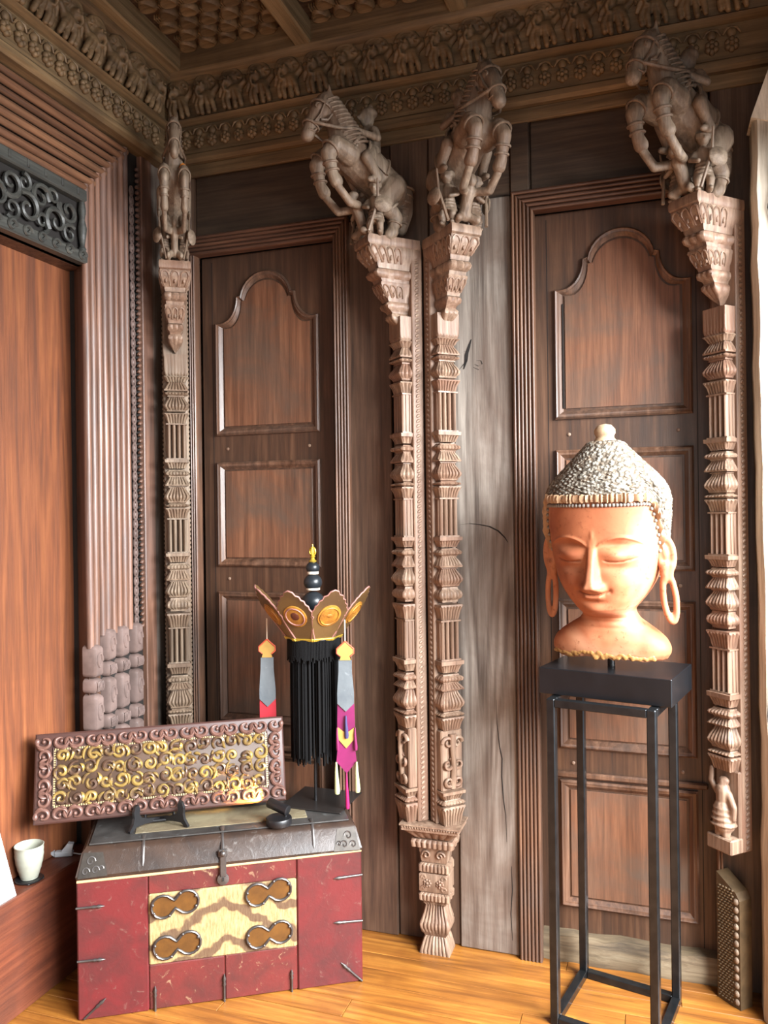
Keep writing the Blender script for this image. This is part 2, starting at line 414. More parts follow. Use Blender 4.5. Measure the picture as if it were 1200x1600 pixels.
# frieze beast: curled mane and trunk, body, four legs, seen in half relief (local: x along wall, y- outwards)
fb = MB()
for rr, th in ((.040, .0075), (.030, .006), (.020, .006)):
    fb.tube([(-.004+rr*math.cos(a), -.006-.010*math.sin(a) if a > 0 else -.006, .028+rr*math.sin(a)) for a in [math.radians(-25+ i*230/16) for i in range(17)]], th, 6)
fb.ell((-.008, -.014, .024), (.017, .018, .02), 10, 7)
fb.ell((.010, -.008, -.005), (.030, .016, .022), 10, 7)
for k, (x, z) in enumerate(((-.030, -.055), (-.012, -.06), (.012, -.06), (.034, -.056))):
    fb.chain([(x*.6, -.012, -.008), (x, -.010-.004*(k % 2), -.035), (x+.004, -.008, z)], [.012, .009, .0085], 8)
fb.chain([(-.02, -.02, .02), (-.034, -.018, -.002), (-.042, -.012, -.02)], [.008, .007, .005], 8)
fb.chain([(.03, -.008, .004), (.048, -.01, .02), (.046, -.008, .042)], [.010, .009, .006], 8)
for k in range(7):
    a = math.radians(10+k*27); fb.cap((-.004+.030*math.cos(a), -.018, .028+.030*math.sin(a)), (-.004+.046*math.cos(a), -.010, .028+.046*math.sin(a)), .004, .003, 6)
for s_ in (-1, 1): fb.ell((-.008+s_*.008, -.032, .030), (.004, .004, .004), 6, 5)
fb.tube([(-.012, -.03, .02), (-.020, -.030, .004), (-.016, -.026, -.012), (-.004, -.024, -.012)], [.007, .006, .005, .004], 7)
beast_me = blob(fb, 'frieze_beast', .0030, 0); beast_me.materials.append(M['cornice'])
pe = MB()   # hanging lotus drop
pe.ell((0, -.004, .022), (.014, .012, .016), 8, 6)
for k in range(6):
    a = 2*PI*k/6+PI/6; pe.ell((.0125*math.cos(a), -.006, -.014+.0145*math.sin(a)), (.010, .011, .0105), 7, 5)
pe.ell((0, -.014, -.014), (.008, .009, .008), 8, 5)
for s_ in (-1, 1): pe.tube([(0, -.004, .04), (s_*.016, -.008, .034), (s_*.026, -.006, .018)], [.004, .005, .003], 6)
pend_me = pe.mesh('pendant', 50); pend_me.materials.append(M['cornice'])
tilt = math.atan2(.027, .16)
for i in range(18):
    o = link('frieze_beast', beast_me, None, ca, (-1.69+i*.1135, 2.646, 3.070)); o.rotation_euler = (-tilt*.6, 0, 0); o.scale = (1.1, 1.35, 1.1)
for i in range(36):
    link('pendant', pend_me, None, ca, (-1.735+i*.0565, 2.668, 2.93))
for i in range(12):
    o = link('frieze_beast', beast_me, None, cl, (-1.746, 2.545-i*.1135, 3.070)); o.rotation_euler = (0, tilt*.6, PI/2); o.scale = (-1.1, 1.35, 1.1)
for i in range(24):
    o = link('pendant', pend_me, None, cl, (-1.768, 2.585-i*.0565, 2.93)); o.rotation_euler = (0, 0, PI/2)
# ------------------------------------------------------------------ left wall: plain door slab, reeded carved surround
wl = tag(MB().box(-2.1, -1.965, -1.7, 2.82, 0, 3.36).build('wall_left', M['jamb']), kind='structure')
ds = tag(MB().box(-1.955, -1.925, 1.05, 2.33, .36, 2.42, .002).build('door_3', M['slab']), kind='structure')
def lboard(y0, y1, z0, z1, x1, mat='jamb'): return MB().box(-1.97, x1, y0, y1, z0, z1, .003).build('board', M[mat], wl)
MB().loft([[(-1.97,2.322,z),(-1.925,2.312,z),(-1.825,2.250,z),(-1.825,2.31,z),(-1.97,2.36,z)] for z in (.357,2.62)]).build('board', M['jamb'], wl)
lboard(2.30, 2.56, .0, 2.89, -1.826, 'dark')
lboard(2.555, 2.62, 0, 2.86, -1.806, 'reed')
lboard(2.622, 2.70, 0, 2.86, -1.812, 'post')
lboard(1.0, 2.29, 2.352, 2.62, -1.86)
lboard(-1.68, 2.555, 2.60, 2.90, -1.83, 'dark')
lboard(-1.68, 1.0, .0, 2.62, -1.84)
# reeds run up the jamb, mitre at the head and run back over the door
sur = empty('trim_10', (-1.82, 2.40, .357), kind='structure')
sur_inv = Matrix.Translation((1.82, -2.40, -.357))
def sbuild(mb, nm, mat, smooth=50): mb.xf(sur_inv); return mb.build(nm, mat, sur, smooth)
ys = [2.252, 2.281, 2.314, 2.343, 2.376, 2.408, 2.440, 2.470]
rw = [.013, .014, .012, .014, .014, .012, .014, .012]
for k, (yy, r) in enumerate(zip(ys, rw)):
    ztop = 2.605 + (yy-2.245)*1.0
    zb = 1.085 if k > 1 else 1.05
    n = 10; sag = random.Random(k)
    pts = [(-1.818, yy + sag.uniform(-.0012, .0012), zb + (ztop-zb)*i/n) for i in range(n+1)]; pts[-1] = (-1.818, yy, ztop+.012)
    sbuild(MB().tube(pts, r, 10), 'reed', M['reed'])
    sbuild(MB().tube([(-1.818, yy+.012, ztop), (-1.818, 1.8, ztop), (-1.818, 1.0, ztop)], r, 10), 'reed', M['reed_y'])
# outer flat bands over the door head
for z0, z1, x1, mt in ((2.845, 2.862, -1.800, 'cornice_y'), (2.866, 2.888, -1.806, 'reed_y')):
    sbuild(MB().box(-1.84, x1, 1.0, 2.62, z0, z1, .003), 'band', M[mt], None)
# chain strip beside the reeds
ch = MB(); ch.tube([(0, .009*math.cos(a), .017*math.sin(a)) for a in [2*PI*i/14 for i in range(15)]], .0042, 6, caps=False)
ch.box(-.004, .004, -.004, .004, -.008, .008, .002)
chain_me = ch.mesh('chain_link', 60); chain_me.materials.append(M['block'])
for i in range(46):
    link('chain_link', chain_me, None, sur, (.002, .108, 1.085+i*.0352-.357+.03))
ro = MB()
for i in range(80): ro.ell((-1.812, 2.537, 1.09+i*.0215), (.010, .011, .008), 6, 4, Matrix.Rotation(.6, 3, 'X'))
rop = sbuild(ro, 'rope_band', M['reed']); rop['kind'] = 'stuff'
# carved blocks under the reeds: four stacks
bl = {}
for nm_, h in (('a', .11), ('b', .05), ('c', .125)):
    q = MB()
    hw = .0235
    secs = [(-h/2, .55, .5), (-h/2+.006, .9, .85), (-h/2+.014, 1, 1), (h/2-.014, 1, 1), (h/2-.006, .9, .85), (h/2, .55, .5)]
    q.loft([[(-.022, -hw*a, z), (.020*b, -hw*a, z), (.030*b, -hw*a*.72, z), (.030*b, hw*a*.72, z), (.020*b, hw*a, z), (-.022, hw*a, z)] for z, a, b in secs])
    if nm_ != 'b':
        q.tube([(.031, .014*math.cos(a)*(1-a/9), h*.28*math.sin(a*1.0)*(1-a/12)) for a in [i*.45 for i in range(14)]], [.0045]*13+[.002], 6)
    else:
        for k in range(5): q.tube([(.031, -.014+k*.007, -.016), (.034, -.014+k*.007, .0), (.031, -.014+k*.007, .016)], .0026, 5)
    bl[nm_] = q.mesh('block', 40); bl[nm_].materials.append(M['block'])
hts = {'a': .11, 'b': .05, 'c': .125}
for ci, (yy, zt) in enumerate(((2.266, 1.06), (2.337, 1.105), (2.410, 1.105), (2.492, 1.105))):
    z = zt
    for j, k in enumerate('abcbcbc'):
        h = hts[k]; zz = z - h/2; z -= h + .004
        if z < .40: break
        link('block', bl[k], None, sur, (-1.822+1.82, yy-2.40, zz-.357))
# carved dark lintel over the slab
lp = empty('carved_lintel', (-1.83, 1.75, 2.355), 0, 'dark openwork lintel carved with scrolling leaves above the plain door', 'carving')
def lb(mb, nm, mat, sm=50): mb.xf(Matrix.Translation((1.83, -1.75, -2.355))); return mb.build(nm, mat, lp, sm)
lb(MB().box(-1.862, -1.836, 1.0, 2.262, 2.352, 2.600, .004), 'ground', M['dark'], None)
lb(MB().box(-1.862, -1.806, 1.0, 2.262, 2.352, 2.392, .005), 'lower_rail', M['iron_wood'], None)
lb(MB().box(-1.862, -1.806, 1.0, 2.262, 2.560, 2.602, .005), 'upper_rail', M['iron_wood'], None)
for k in range(12): lb(MB().box(-1.812, -1.802, 2.20-k*.075, 2.212-k*.075, 2.572, 2.596, .002), 'dentil', M['iron_wood'], None)
lb(MB().lathe([(.010,2.392),(.014,2.40),(.009,2.41),(.013,2.44),(.016,2.47),(.010,2.50),(.014,2.53),(.010,2.56)], 12, (-1.82, 2.240, 0)), 'baluster', M['iron_wood'])
def spiral(cx, cz, r, turns, a0, d, n=22):
    return [(cx + r*(1-.82*i/n)*math.cos(a0+d*turns*2*PI*i/n), cz + r*(1-.82*i/n)*math.sin(a0+d*turns*2*PI*i/n)) for i in range(n+1)]
rs = random.Random(12)
def scroll_wall(y, z, r, a0, d, th): return MB().tube([(-1.818, q, p) for q, p in spiral(y, z, r, 1.25, a0, d)], [th*(1-.5*i/22) for i in range(23)], 6)
for k in range(9):
    y = 2.20 - k*.125
    lb(scroll_wall(y-.03, 2.505, .045, rs.random()*6, 1, .010), 'scroll', M['iron_wood'])
    lb(scroll_wall(y-.085, 2.452, .050, rs.random()*6, -1, .010), 'scroll', M['iron_wood'])
    lb(scroll_wall(y-.10, 2.525, .030, rs.random()*6, -1, .008), 'scroll', M['iron_wood'])
    lb(scroll_wall(y-.025, 2.43, .034, rs.random()*6, 1, .008), 'scroll', M['iron_wood'])
for k in range(16): lb(MB().tube([(-1.803, q, p) for q, p in spiral(2.22-k*.062, 2.372, .020, 1.1, 0, 1, 14)], .0055, 6), 'rail_scroll', M['iron_wood'])
# bench-high ledge in front of the left wall
be = tag(MB().box(-1.97, -1.828, -1.6, 2.62, 0, .357, .004).build('baseboard_left', M['red']), kind='structure')
# ------------------------------------------------------------------ right wall with its window, wall behind the viewer
WX, WY0, WY1, WZ0, WZ1 = .82, -.8, 2.42, .3, 2.45
wr = tag(MB().box(WX, WX+.09, WY1, 2.8, 0, 3.36).box(WX, WX+.09, -1.7, WY0, 0, 3.36).box(WX, WX+.09, WY0, WY1, 0, WZ0).box(WX, WX+.09, WY0, WY1, WZ1, 3.36).build('wall_right', M['high']), kind='structure')
wn = tag(MB().box(WX-.01, WX+.04, WY0-.04, WY1+.04, WZ1-.02, WZ1+.04).build('window_1', M['door']), kind='structure')
MB().box(WX-.01, WX+.04, WY0-.04, WY1+.04, WZ0-.03, WZ0+.02).build('window_sill', M['door'], wn)
for y in (WY0+.02, (WY0+WY1)/2, WY1-.02): MB().box(WX-.005, WX+.035, y-.02, y+.02, WZ0, WZ1).build('mullion', M['door'], wn)
wf = tag(MB().box(-2.1, -.75, -1.72, -1.66, 0, 3.36).box(.6, 1.34, -1.72, -1.66, 0, 3.36).box(-.75, .6, -1.72, -1.66, 0, .65).box(-.75, .6, -1.72, -1.66, 2.25, 3.36).build('wall_front', M['plaster']), kind='structure')
# timber post at the right corner with its slanting brace
po = empty('timber_post', (.40, 2.5, 0), 0, 'pale weathered timber post with long cracks beside the right hand strut', 'post')
pm = MB(); L = []; rp = random.Random(5)
for i in range(27):
    z = 2.62*i/26; j = lambda a=.004: rp.uniform(-a, a)
    xl = .286 + .004*math.sin(z*2.1) + j(.003)
    L.append([(xl+.012, 2.535+j(), z), (xl, 2.56+j(), z), (xl+.004, 2.66, z), (.52, 2.66, z), (.53, 2.54+j(), z), (.40, 2.53+j(.002), z)])
pm.loft(L).xf(Matrix.Translation((-.40, -2.5, 0))); pb = pm.build('post_body', M['timber'], po, 30)
for pts, w_ in (([(.325,2.50),(.33,2.42),(.322,2.36),(.335,2.30),(.345,2.24),(.34,2.18)], .005), ([(.36,2.40),(.352,2.3),(.358,2.22),(.35,2.15)], .003), ([(.305,1.1),(.31,1.0),(.303,.9),(.308,.8)], .003)):
    n = len(pts); A = [(x-w_*math.sin(PI*(i+.3)/n)-.40, 2.529-2.5, z) for i, (x, z) in enumerate(pts)]; B = [(x+w_*.5*math.sin(PI*(i+.3)/n)-.40, 2.529-2.5, z) for i, (x, z) in enumerate(pts)]
    MB().add(A+B, [(i, i+1, n+i+1, n+i) for i in range(n-1)]).build('crack', M['dark'], po)
bc = MB(); c0 = Vector((.30, 2.585, 2.615)); c1 = Vector((.52, 2.50, 3.22)); d = (c1-c0).normalized()
bc.loft([[(p.x + a*.055, p.y + b*.06, p.z - a*.02) for a, b in ((-.4,-1),(1.2,-1),(1.2,1),(-.4,1))] for p in (c0, c0.lerp(c1, .5), c1)]).xf(Matrix.Translation((-.40, -2.5, 0)))
bc.build('brace', M['timber'], po, 30)
# ------------------------------------------------------------------ carved struts: column, corbel, rearing horse with rider and attendants
def usec(z, hw, dep, rip=0., nr=7, ns=3, back=.004):
    """section of half column: sides and front rippled with gadroons"""
    L = []
    def edge(a, b, n, nx, ny):
        N = n*4
        for i in range(N):
            s = i/N; r = rip*1.35*(abs(math.sin(PI*n*s))**.5 - .6) if rip else 0
            L.append((a[0]+(b[0]-a[0])*s + nx*r, a[1]+(b[1]-a[1])*s + ny*r, z))
    edge((hw, back), (hw, -dep), ns, 1, 0); edge((hw, -dep), (-hw, -dep), nr, 0, -1); edge((-hw, -dep), (-hw, back), ns, -1, 0)
    L.append((-hw, back, z)); return L
def seg_mesh(kind, h):
    mb = MB()
    P = {'petal_up': [(0, .74, .0), (.08, .76, .004), (.55, .86, .005), (.85, 1.0, .005), (.9, 1.02, 0), (1, 1.0, 0)],
         'petal_down': [(0, 1.0, 0), (.12, 1.03, .0), (.2, 1.0, .005), (.5, .88, .005), (.85, .70, .004), (1, .68, 0)],
         'ring': [(0, .70, 0), (.12, .72, 0), (.3, .98, .003), (.5, 1.03, .004), (.7, .96, .003), (.86, .74, 0), (1, .70, 0)],
         'vase': [(0, .66, 0), (.06, .80, 0), (.12, .82, 0), (.17, .86, .004), (.3, 1.02, .006), (.42, 1.05, .006), (.6, .92, .006), (.8, .72, .005), (.93, .64, .003), (.95, .74, 0), (1, .74, 0)],
         'cap': [(0, .72, 0), (.15, .74, .004), (.5, .86, .005), (.62, .92, .004), (.66, 1.02, 0), (1, 1.04, 0)],
         'plain': [(0, .86, 0), (.1, .96, .004), (.2, .98, 0), (1, .98, 0)]}
    if kind == 'flute':
        mb.loft([usec(0, .033, .010, 0), usec(h, .033, .010, 0)])
        for k in range(4):
            x = -.0275+k*.0183
            mb.loft([[(x+.0066, -.006, z)]+[(x+.0066*math.cos(a), -.022-.012*math.sin(a), z) for a in [PI*i/6 for i in range(7)]]+[(x-.0066, -.006, z)] for z in (.004, h-.004)])
        for s in (-1, 1):
            for y in (-.004, -.018): mb.box(s*.033-.003, s*.033+.004, y-.0045, y+.0045, .004, h-.004, .002)
        mb.box(-.038, .038, -.036, .004, 0, .005); mb.box(-.038, .038, -.036, .004, h-.005, h)
        return mb.mesh('fluted_shaft', 40)
    mb.loft([usec(t*h, .042*w, .043*w, r) for t, w, r in P[kind]])
    return mb.mesh({'petal_up': 'petal_ring', 'petal_down': 'petal_ring', 'ring': 'lotus_ring', 'vase': 'lotus_vase', 'cap': 'petal_capital', 'plain': 'plain_block'}[kind], 40)
SEG = {}
def seg_me(kind, h, mat):
    k = (kind, round(h, 3), mat)
    if k not in SEG: SEG[k] = seg_mesh(kind, h); SEG[k].materials.append(M[mat])
    return SEG[k]
LOW = [('plain', 2.10, 2.018), ('petal_up', 2.018, 1.997), ('petal_down', 1.997, 1.963), ('ring', 1.963, 1.945), ('vase', 1.945, 1.884), ('petal_up', 1.880, 1.842),
       ('flute', 1.842, 1.707), ('cap', 1.707, 1.673), ('ring', 1.668, 1.642), ('petal_down', 1.642, 1.608), ('vase', 1.606, 1.542), ('ring', 1.542, 1.526), ('petal_up', 1.525, 1.487),
       ('flute', 1.487, 1.356), ('cap', 1.356, 1.322), ('ring', 1.318, 1.290), ('petal_down', 1.290, 1.255), ('vase', 1.253, 1.188), ('ring', 1.188, 1.138), ('petal_up', 1.130, 1.078),
       ('flute', 1.078, .943), ('cap', .943, .903), ('ring', .897, .868), ('petal_down', .868, .846), ('vase', .845, .772), ('ring', .772, .755), ('petal_up', .755, .711)]
# rearing horse (x side, y minus = out from the wall, z from the corbel plate)
def fl(p): return (p[0], -p[1], p[2])
hb = MB()
def hc(pts, r): hb.chain([fl(p) for p in pts], r, 12)
hc([(0,.055,.170), (0,.130,.222), (0,.212,.275)], [.063, .064, .062])
hc([(0,.208,.290), (0,.228,.345), (0,.252,.398), (0,.280,.426)], [.058, .050, .040, .032])
hc([(0,.284,.424), (0,.318,.378), (0,.342,.328), (0,.350,.306)], [.033, .029, .022, .023])
hc([(0,.300,.392), (0,.300,.375)], [.026, .018])
for s in (-1, 1):
    hc([(s*.015,.276,.438), (s*.019,.280,.474)], [.011, .003])
    hc([(s*.038,.060,.168), (s*.050,.108,.112), (s*.046,.052,.066), (s*.046,.070,.024)], [.047, .034, .022, .019])
    hc([(s*.046,.070,.018), (s*.046,.082,.006)], [.022, .020])
    hc([(s*.038,.218,.250), (s*.050,.272,.268), (s*.052,.300,.236), (s*.052,.286,.178)], [.038, .031, .024, .018])
    hc([(s*.052,.286,.172), (s*.052,.272,.150)], [.018, .022])
    hb.ell(fl((s*.027, .316, .394)), (.007, .012, .011), 8, 6)
    hb.ell(fl((s*.014, .358, .306)), (.007, .009, .007), 8, 6)
    hb.ell(fl((s*.021, .300, .388)), (.014, .019, .024), 8, 6)
hc([(0,.020,.215), (0,-.005,.170), (0,.0,.105), (0,.012,.05)], [.020, .028, .030, .022])
horse_me = blob(hb, 'horse', .0040, 1)
hm = MB()   # mane ridges
for k in range(12):
    t = k/11; cy = .200+.078*t; cz = .285+.140*t; r = .062-.027*t
    hm.tube([(r*1.05*math.sin(a), -(cy - .92*r*1.06*math.cos(a)), cz + .38*r*1.06*math.cos(a)) for a in [math.radians(-115+230*i/12) for i in range(13)]], [.002, .003, .0045, .005, .0055, .007, .009, .007, .0055, .005, .0045, .003, .002], 6)
hr = MB()   # bridle and reins
def ringt(c, r, n, tilt, th): 
    return [(c[0]+r*math.cos(a), -(c[1]+r*math.sin(a)*math.cos(tilt)), c[2]+r*math.sin(a)*math.sin(tilt)) for a in [2*PI*i/n for i in range(n+1)]]
hr.tube(ringt((0,.338,.338), .0275, 16, .45, .003), .0042, 6)
hr.tube(ringt((0,.300,.404), .037, 16, .45, .003), .0042, 6)
for s in (-1, 1):
    hr.tube([fl((s*.027,.338,.338)), fl((s*.032,.318,.365)), fl((s*.036,.302,.404))], .0040, 6)
    hr.tube([fl((s*.027,.338,.338)), fl((s*.058,.27,.322)), fl((s*.052,.19,.335)), fl((s*.03,.155,.335))], .0052, 6)
hh = MB(); hl = MB(); ht = MB()
for dz_ in (0, .016):
    hh.tube([fl((.064*math.cos(a), .202+.024*math.sin(a), .292-dz_-.034*math.sin(a))) for a in [2*PI*i/18 for i in range(19)]], .0055, 6)
def band(c, ax_, r, th, dst=None):
    dst = dst or hl
    c = Vector(fl(c)); ax_ = Vector(fl(ax_)).normalized(); a = ax_.orthogonal().normalized(); b = ax_.cross(a)
    dst.tube([c + (a*math.cos(q)+b*math.sin(q))*r for q in [2*PI*i/14 for i in range(15)]], th, 6)
for s in (-1, 1):
    band((s*.052,.293,.205), (0,-.2,-1), .0225, .004); band((s*.052,.286,.182), (0,-.2,-1), .0205, .004); band((s*.051,.290,.252), (0,.5,-.6), .030, .0045)
    band((s*.046,.060,.045), (0,.3,-1), .0225, .004); band((s*.048,.080,.090), (0,-.5,-.6), .032, .0045)
    hr.tube([fl((s*.026+s*.004*math.cos(q)*0, .316+.013*math.cos(q), .396+.009*math.sin(q))) for q in [2*PI*i/12 for i in range(13)]], .0035, 5)
    hr.tube([fl((s*.022, .352, .318)), fl((s*.025, .336, .312)), fl((s*.024, .326, .322))], .003, 5)
    hr.tube([fl((s*.030, .274, .376)), fl((s*.034, .292, .352)), fl((s*.028, .312, .352))], .004, 5)
for k in range(9):
    a = PI*(k+.5)/9; hh.ell(fl((.067*math.cos(a), .206+.030*math.sin(a), .268-.034*math.sin(a))), (.008, .008, .010), 7, 5)
hr.tube([fl((0, .292, .448)), fl((0, .318, .414)), fl((0, .345, .352)), fl((0, .362, .335))], [.003, .006, .004, .003], 6)
for k in range(6): band((0, -.004+.004*k, .185-.024*k), (0,.1,-1), .031-.001*k, .004, ht)
sd = MB()   # saddle cloth over the back, with hem
sd.loft([[fl((.070*math.sin(a), .095+t*.07+.036*math.cos(a)*-.6, .205+t*.052+.062*math.cos(a))) for a in [math.radians(-100+i*200/12) for i in range(13)]] for t in (0, .33, .66, 1.)], caps=False, closed=False)
for t in (0, 1.): sd.tube([fl((.071*math.sin(a), .095+t*.07+.036*math.cos(a)*-.6, .205+t*.052+.063*math.cos(a))) for a in [math.radians(-100+i*200/12) for i in range(13)]], .005, 6)
rb = MB()   # rider, bent forward with the reins
def rc(pts, r): rb.chain([fl(p) for p in pts], r, 10)
rc([(0,.115,.270), (0,.112,.310), (0,.118,.338)], [.030, .027, .024])
rc([(0,.120,.348), (0,.122,.362)], [.012, .012])
rb.ell(fl((0,.126,.380)), (.021,.024,.026), 12, 8); rb.ell(fl((0,.118,.396)), (.023,.025,.016), 12, 8); rb.ell(fl((0,.114,.414)), (.009,.009,.010), 8, 6)
rb.ell(fl((0,.150,.378)), (.005,.007,.008), 8, 6)
for s in (-1, 1):
    rc([(s*.030,.116,.333), (s*.056,.118,.300), (s*.034,.160,.318)], [.014, .011, .010]); rb.ell(fl((s*.031,.166,.321)), .011, 8, 6)
    rc([(s*.030,.120,.268), (s*.066,.155,.232), (s*.070,.125,.178)], [.022, .018, .013]); rc([(s*.070,.125,.172), (s*.072,.150,.168)], [.012, .009])
rider_me = blob(rb, 'rider', .0036, 1)
def soldier():
    q = MB()
    c = lambda pts, r: q.chain([fl(p) for p in pts], r, 10)
    c([(0,0,.062), (0,.004,.092), (0,.006,.112)], [.020, .018, .020])
    c([(0,.008,.122), (0,.010,.132)], [.008, .008])
    q.ell(fl((0,.012,.148)), (.015,.017,.019), 12, 8); q.ell(fl((0,.008,.158)), (.018,.019,.011), 12, 8)
    q.ell(fl((0,.029,.147)), (.004,.005,.006), 8, 6)
    for s in (-1, 1):
        c([(s*.010,.0,.058), (s*.016,.018,.030), (s*.014,.006,.004)], [.014, .011, .009]); c([(s*.014,.008,.005), (s*.016,.024,.004)], [.008, .006])
    c([(-.020,.006,.110), (-.032,.018,.090), (-.016,.034,.080)], [.010, .008, .007])
    c([(.020,.006,.110), (.034,.022,.100), (.020,.036,.112)], [.010, .008, .007])
    q.ell(fl((0, .002, .048)), (.022,.020,.014), 10, 6)
    for k in range(4): q.tube([fl(((.0185+.002*k)*math.cos(a), .003+(.018+.002*k)*math.sin(a), .078-.011*k)) for a in [2*PI*i/12 for i in range(13)]], .0030, 5)
    for k in range(3): q.tube([fl((.0185*math.cos(a), .008+.020*math.sin(a), .153+.006*k-.003*math.sin(a))) for a in [2*PI*i/12 for i in range(13)]], .0028, 5)
    for s in (-1, 1): q.ell(fl((s*.006, .0275, .151)), (.003,.003,.0025), 6, 4)
    return blob(q, 'attendant', .0030, 1)
sol_me = soldier()
def captive():
    q = MB(); c = lambda pts, r: q.chain([fl(p) for p in pts], r, 10)
    c([(0,.150,.030), (0,.166,.070), (0,.180,.098)], [.020, .019, .021]); q.ell(fl((0,.196,.126)), (.016,.018,.020), 12, 8); q.ell(fl((0,.190,.138)), (.018,.019,.011), 12, 8)
    for s in (-1, 1):
        c([(s*.022,.182,.098), (s*.048,.224,.092), (s*.052,.266,.134)], [.014, .014, .013]); q.ell(fl((s*.052,.268,.142)), .016, 8, 6)
        c([(s*.012,.150,.028), (s*.034,.172,.014), (s*.030,.150,.006)], [.015, .012, .009])
    return blob(q, 'captive', .0034, 1)
cap_me = captive()
spear_mb = MB().tube([fl((.018,.050,.165)), fl((.016,.040,.10)), fl((-.012,.042,.0))], [.003, .0045, .005], 6)
spear_me = spear_mb.mesh('spear', 50)
shield_me = MB().lathe([(.002,.006), (.010,.005), (.014,.001), (.026,.0), (.028,.003), (.026,.006), (.003,.010)], 14).mesh('shield', 50)
tq = MB(); tq.ell((0,0,.115), (.014,.012,.016), 10, 7); tq.ell((0,.003,.122), (.017,.012,.012), 10, 7)
tq.chain([(0,0,.098), (0,0,.06)], [.020, .019]); tq.chain([(0,0,.05), (.003,0,.01)], [.026, .030])
tq.chain([(-.018,0,.09), (-.036,-.004,.115), (-.034,-.002,.15)], [.010, .008, .007]); tq.chain([(.018,0,.09), (.036,-.004,.06), (.034,-.004,.03)], [.010, .009, .008])
tq.chain([(-.01,-.004,.0), (-.01,-.006,-.02)], [.012, .012]); tq.chain([(.012,-.004,.0), (.012,-.006,-.02)], [.012, .012])
for k in range(4): tq.tube([((.026+.003*k)*math.cos(a), (.024+.003*k)*math.sin(a), .050-.014*k) for a in [2*PI*i/14 for i in range(15)]], .0032, 5)
tiny_me = blob(tq, 'figure', .0032, 1)
for me in (horse_me, rider_me, sol_me, cap_me, spear_me, shield_me): me.materials.append(M['carve_grey'])
tiny_me.materials.append(M['carve'])
mane_me = hm.mesh('mane', 60); bri_me = hr.mesh('bridle', 60); sad_me = sd.mesh('saddle_cloth', 60); har_me = hh.mesh('chest_harness', 60); leg_me = hl.mesh('leg_bands', 60); tai_me = ht.mesh('tail_binding', 60)
for me in (mane_me, bri_me, sad_me, har_me, leg_me, tai_me): me.materials.append(M['carve_grey'])
# corbel tiers under the horse
def tier(z, prof, nr=3):
    """prof: (z, half width, depth, ripple)"""
    return MB().loft([usec(a, hw, dp, rp, nr, 3, .03) for a, hw, dp, rp in prof]).mesh('corbel_tier', 40)
zt = 2.415; H_ = .305; hw0 = .056; d0 = .165
TT = [[(0, .97, .97, 0), (.045, 1, 1, 0), (.09, .985, .99, 0), (.105, .93, .95, 0)],
      [(.10, .92, .94, 0), (.115, .95, .95, .0), (.18, .92, .93, .0), (.24, .80, .84, .0), (.285, .66, .74, .0), (.30, .66, .74, 0), (.335, .62, .71, 0)],
      [(.335, .60, .69, 0), (.35, .70, .76, .004), (.385, .74, .79, .005), (.42, .70, .75, .004), (.44, .58, .65, 0), (.48, .56, .62, 0)],
      [(.48, .64, .65, 0), (.505, .65, .66, 0), (.52, .62, .64, .0), (.58, .57, .58, .0), (.63, .45, .50, .0), (.65, .45, .48, 0), (.68, .42, .46, 0)],
      [(.68, .42, .45, 0), (.70, .50, .50, .003), (.725, .52, .51, .004), (.755, .48, .48, 0), (.775, .36, .40, 0), (.80, .34, .36, 0)],
      [(.80, .34, .36, 0), (.83, .46, .40, .0), (.86, .48, .39, .003), (.90, .40, .31, .003), (.95, .22, .20, .0), (.985, .08, .12, 0), (1.0, .03, .10, 0)]]
tiers = []
for i, pr in enumerate(TT):
    me = tier(0, [(zt - a*H_, hw0*w_, d0*dp, rp) for a, w_, dp, rp in pr], 4 if i == 1 else 3); me.name = 'corbel_drop' if i == 5 else 'corbel_tier'
    me.materials.append(M['carve']); tiers.append(me)
def corbel_arches(a0, a1, pr, nf, nsd, th):
    """round-headed leaf arches on the three faces of a corbel band; one mesh each, shared by all struts"""
    A = [p[0] for p in pr]
    def at(a):
        hw = float(np.interp(a, A, [p[1] for p in pr]))*hw0; dp = float(np.interp(a, A, [p[2] for p in pr]))*d0; return hw, dp
    out = []
    for face, n in (('f', nf), ('l', nsd), ('r', nsd)):
        for k in range(n):
            pts = []
            for i in range(13):
                q = PI*i/12; u = (k+.5+.40*math.cos(q))/n; a = a0 + (a1-a0)*(.42-.42*math.sin(q)) if 0 < i < 12 else a1
                hw, dp = at(a); z = zt - a*H_
                if face == 'f': pts.append((hw*(2*u-1), -dp-.001, z))
                else: pts.append(((hw+.001)*(1 if face == 'r' else -1), -dp*(.25+.75*u), z))
            mb = MB().tube(pts, th, 5); hw, dp = at((a0+a1)/2); u = (k+.5)/n; z = zt - (a0*.35+a1*.65)*H_; hw, dp = at(a0*.35+a1*.65)
            c = (hw*(2*u-1), -dp, z) if face == 'f' else (hw*(1 if face == 'r' else -1), -dp*(.25+.75*u), z)
            mb.ell(c, (.005, .005, .011), 7, 5); me = mb.mesh('leaf_arch', 60); me.materials.append(M['carve']); out.append(me)
    return out
arches = corbel_arches(.12, .275, TT[1], 3, 4, .0036) + corbel_arches(.515, .64, TT[3], 3, 3, .0028)
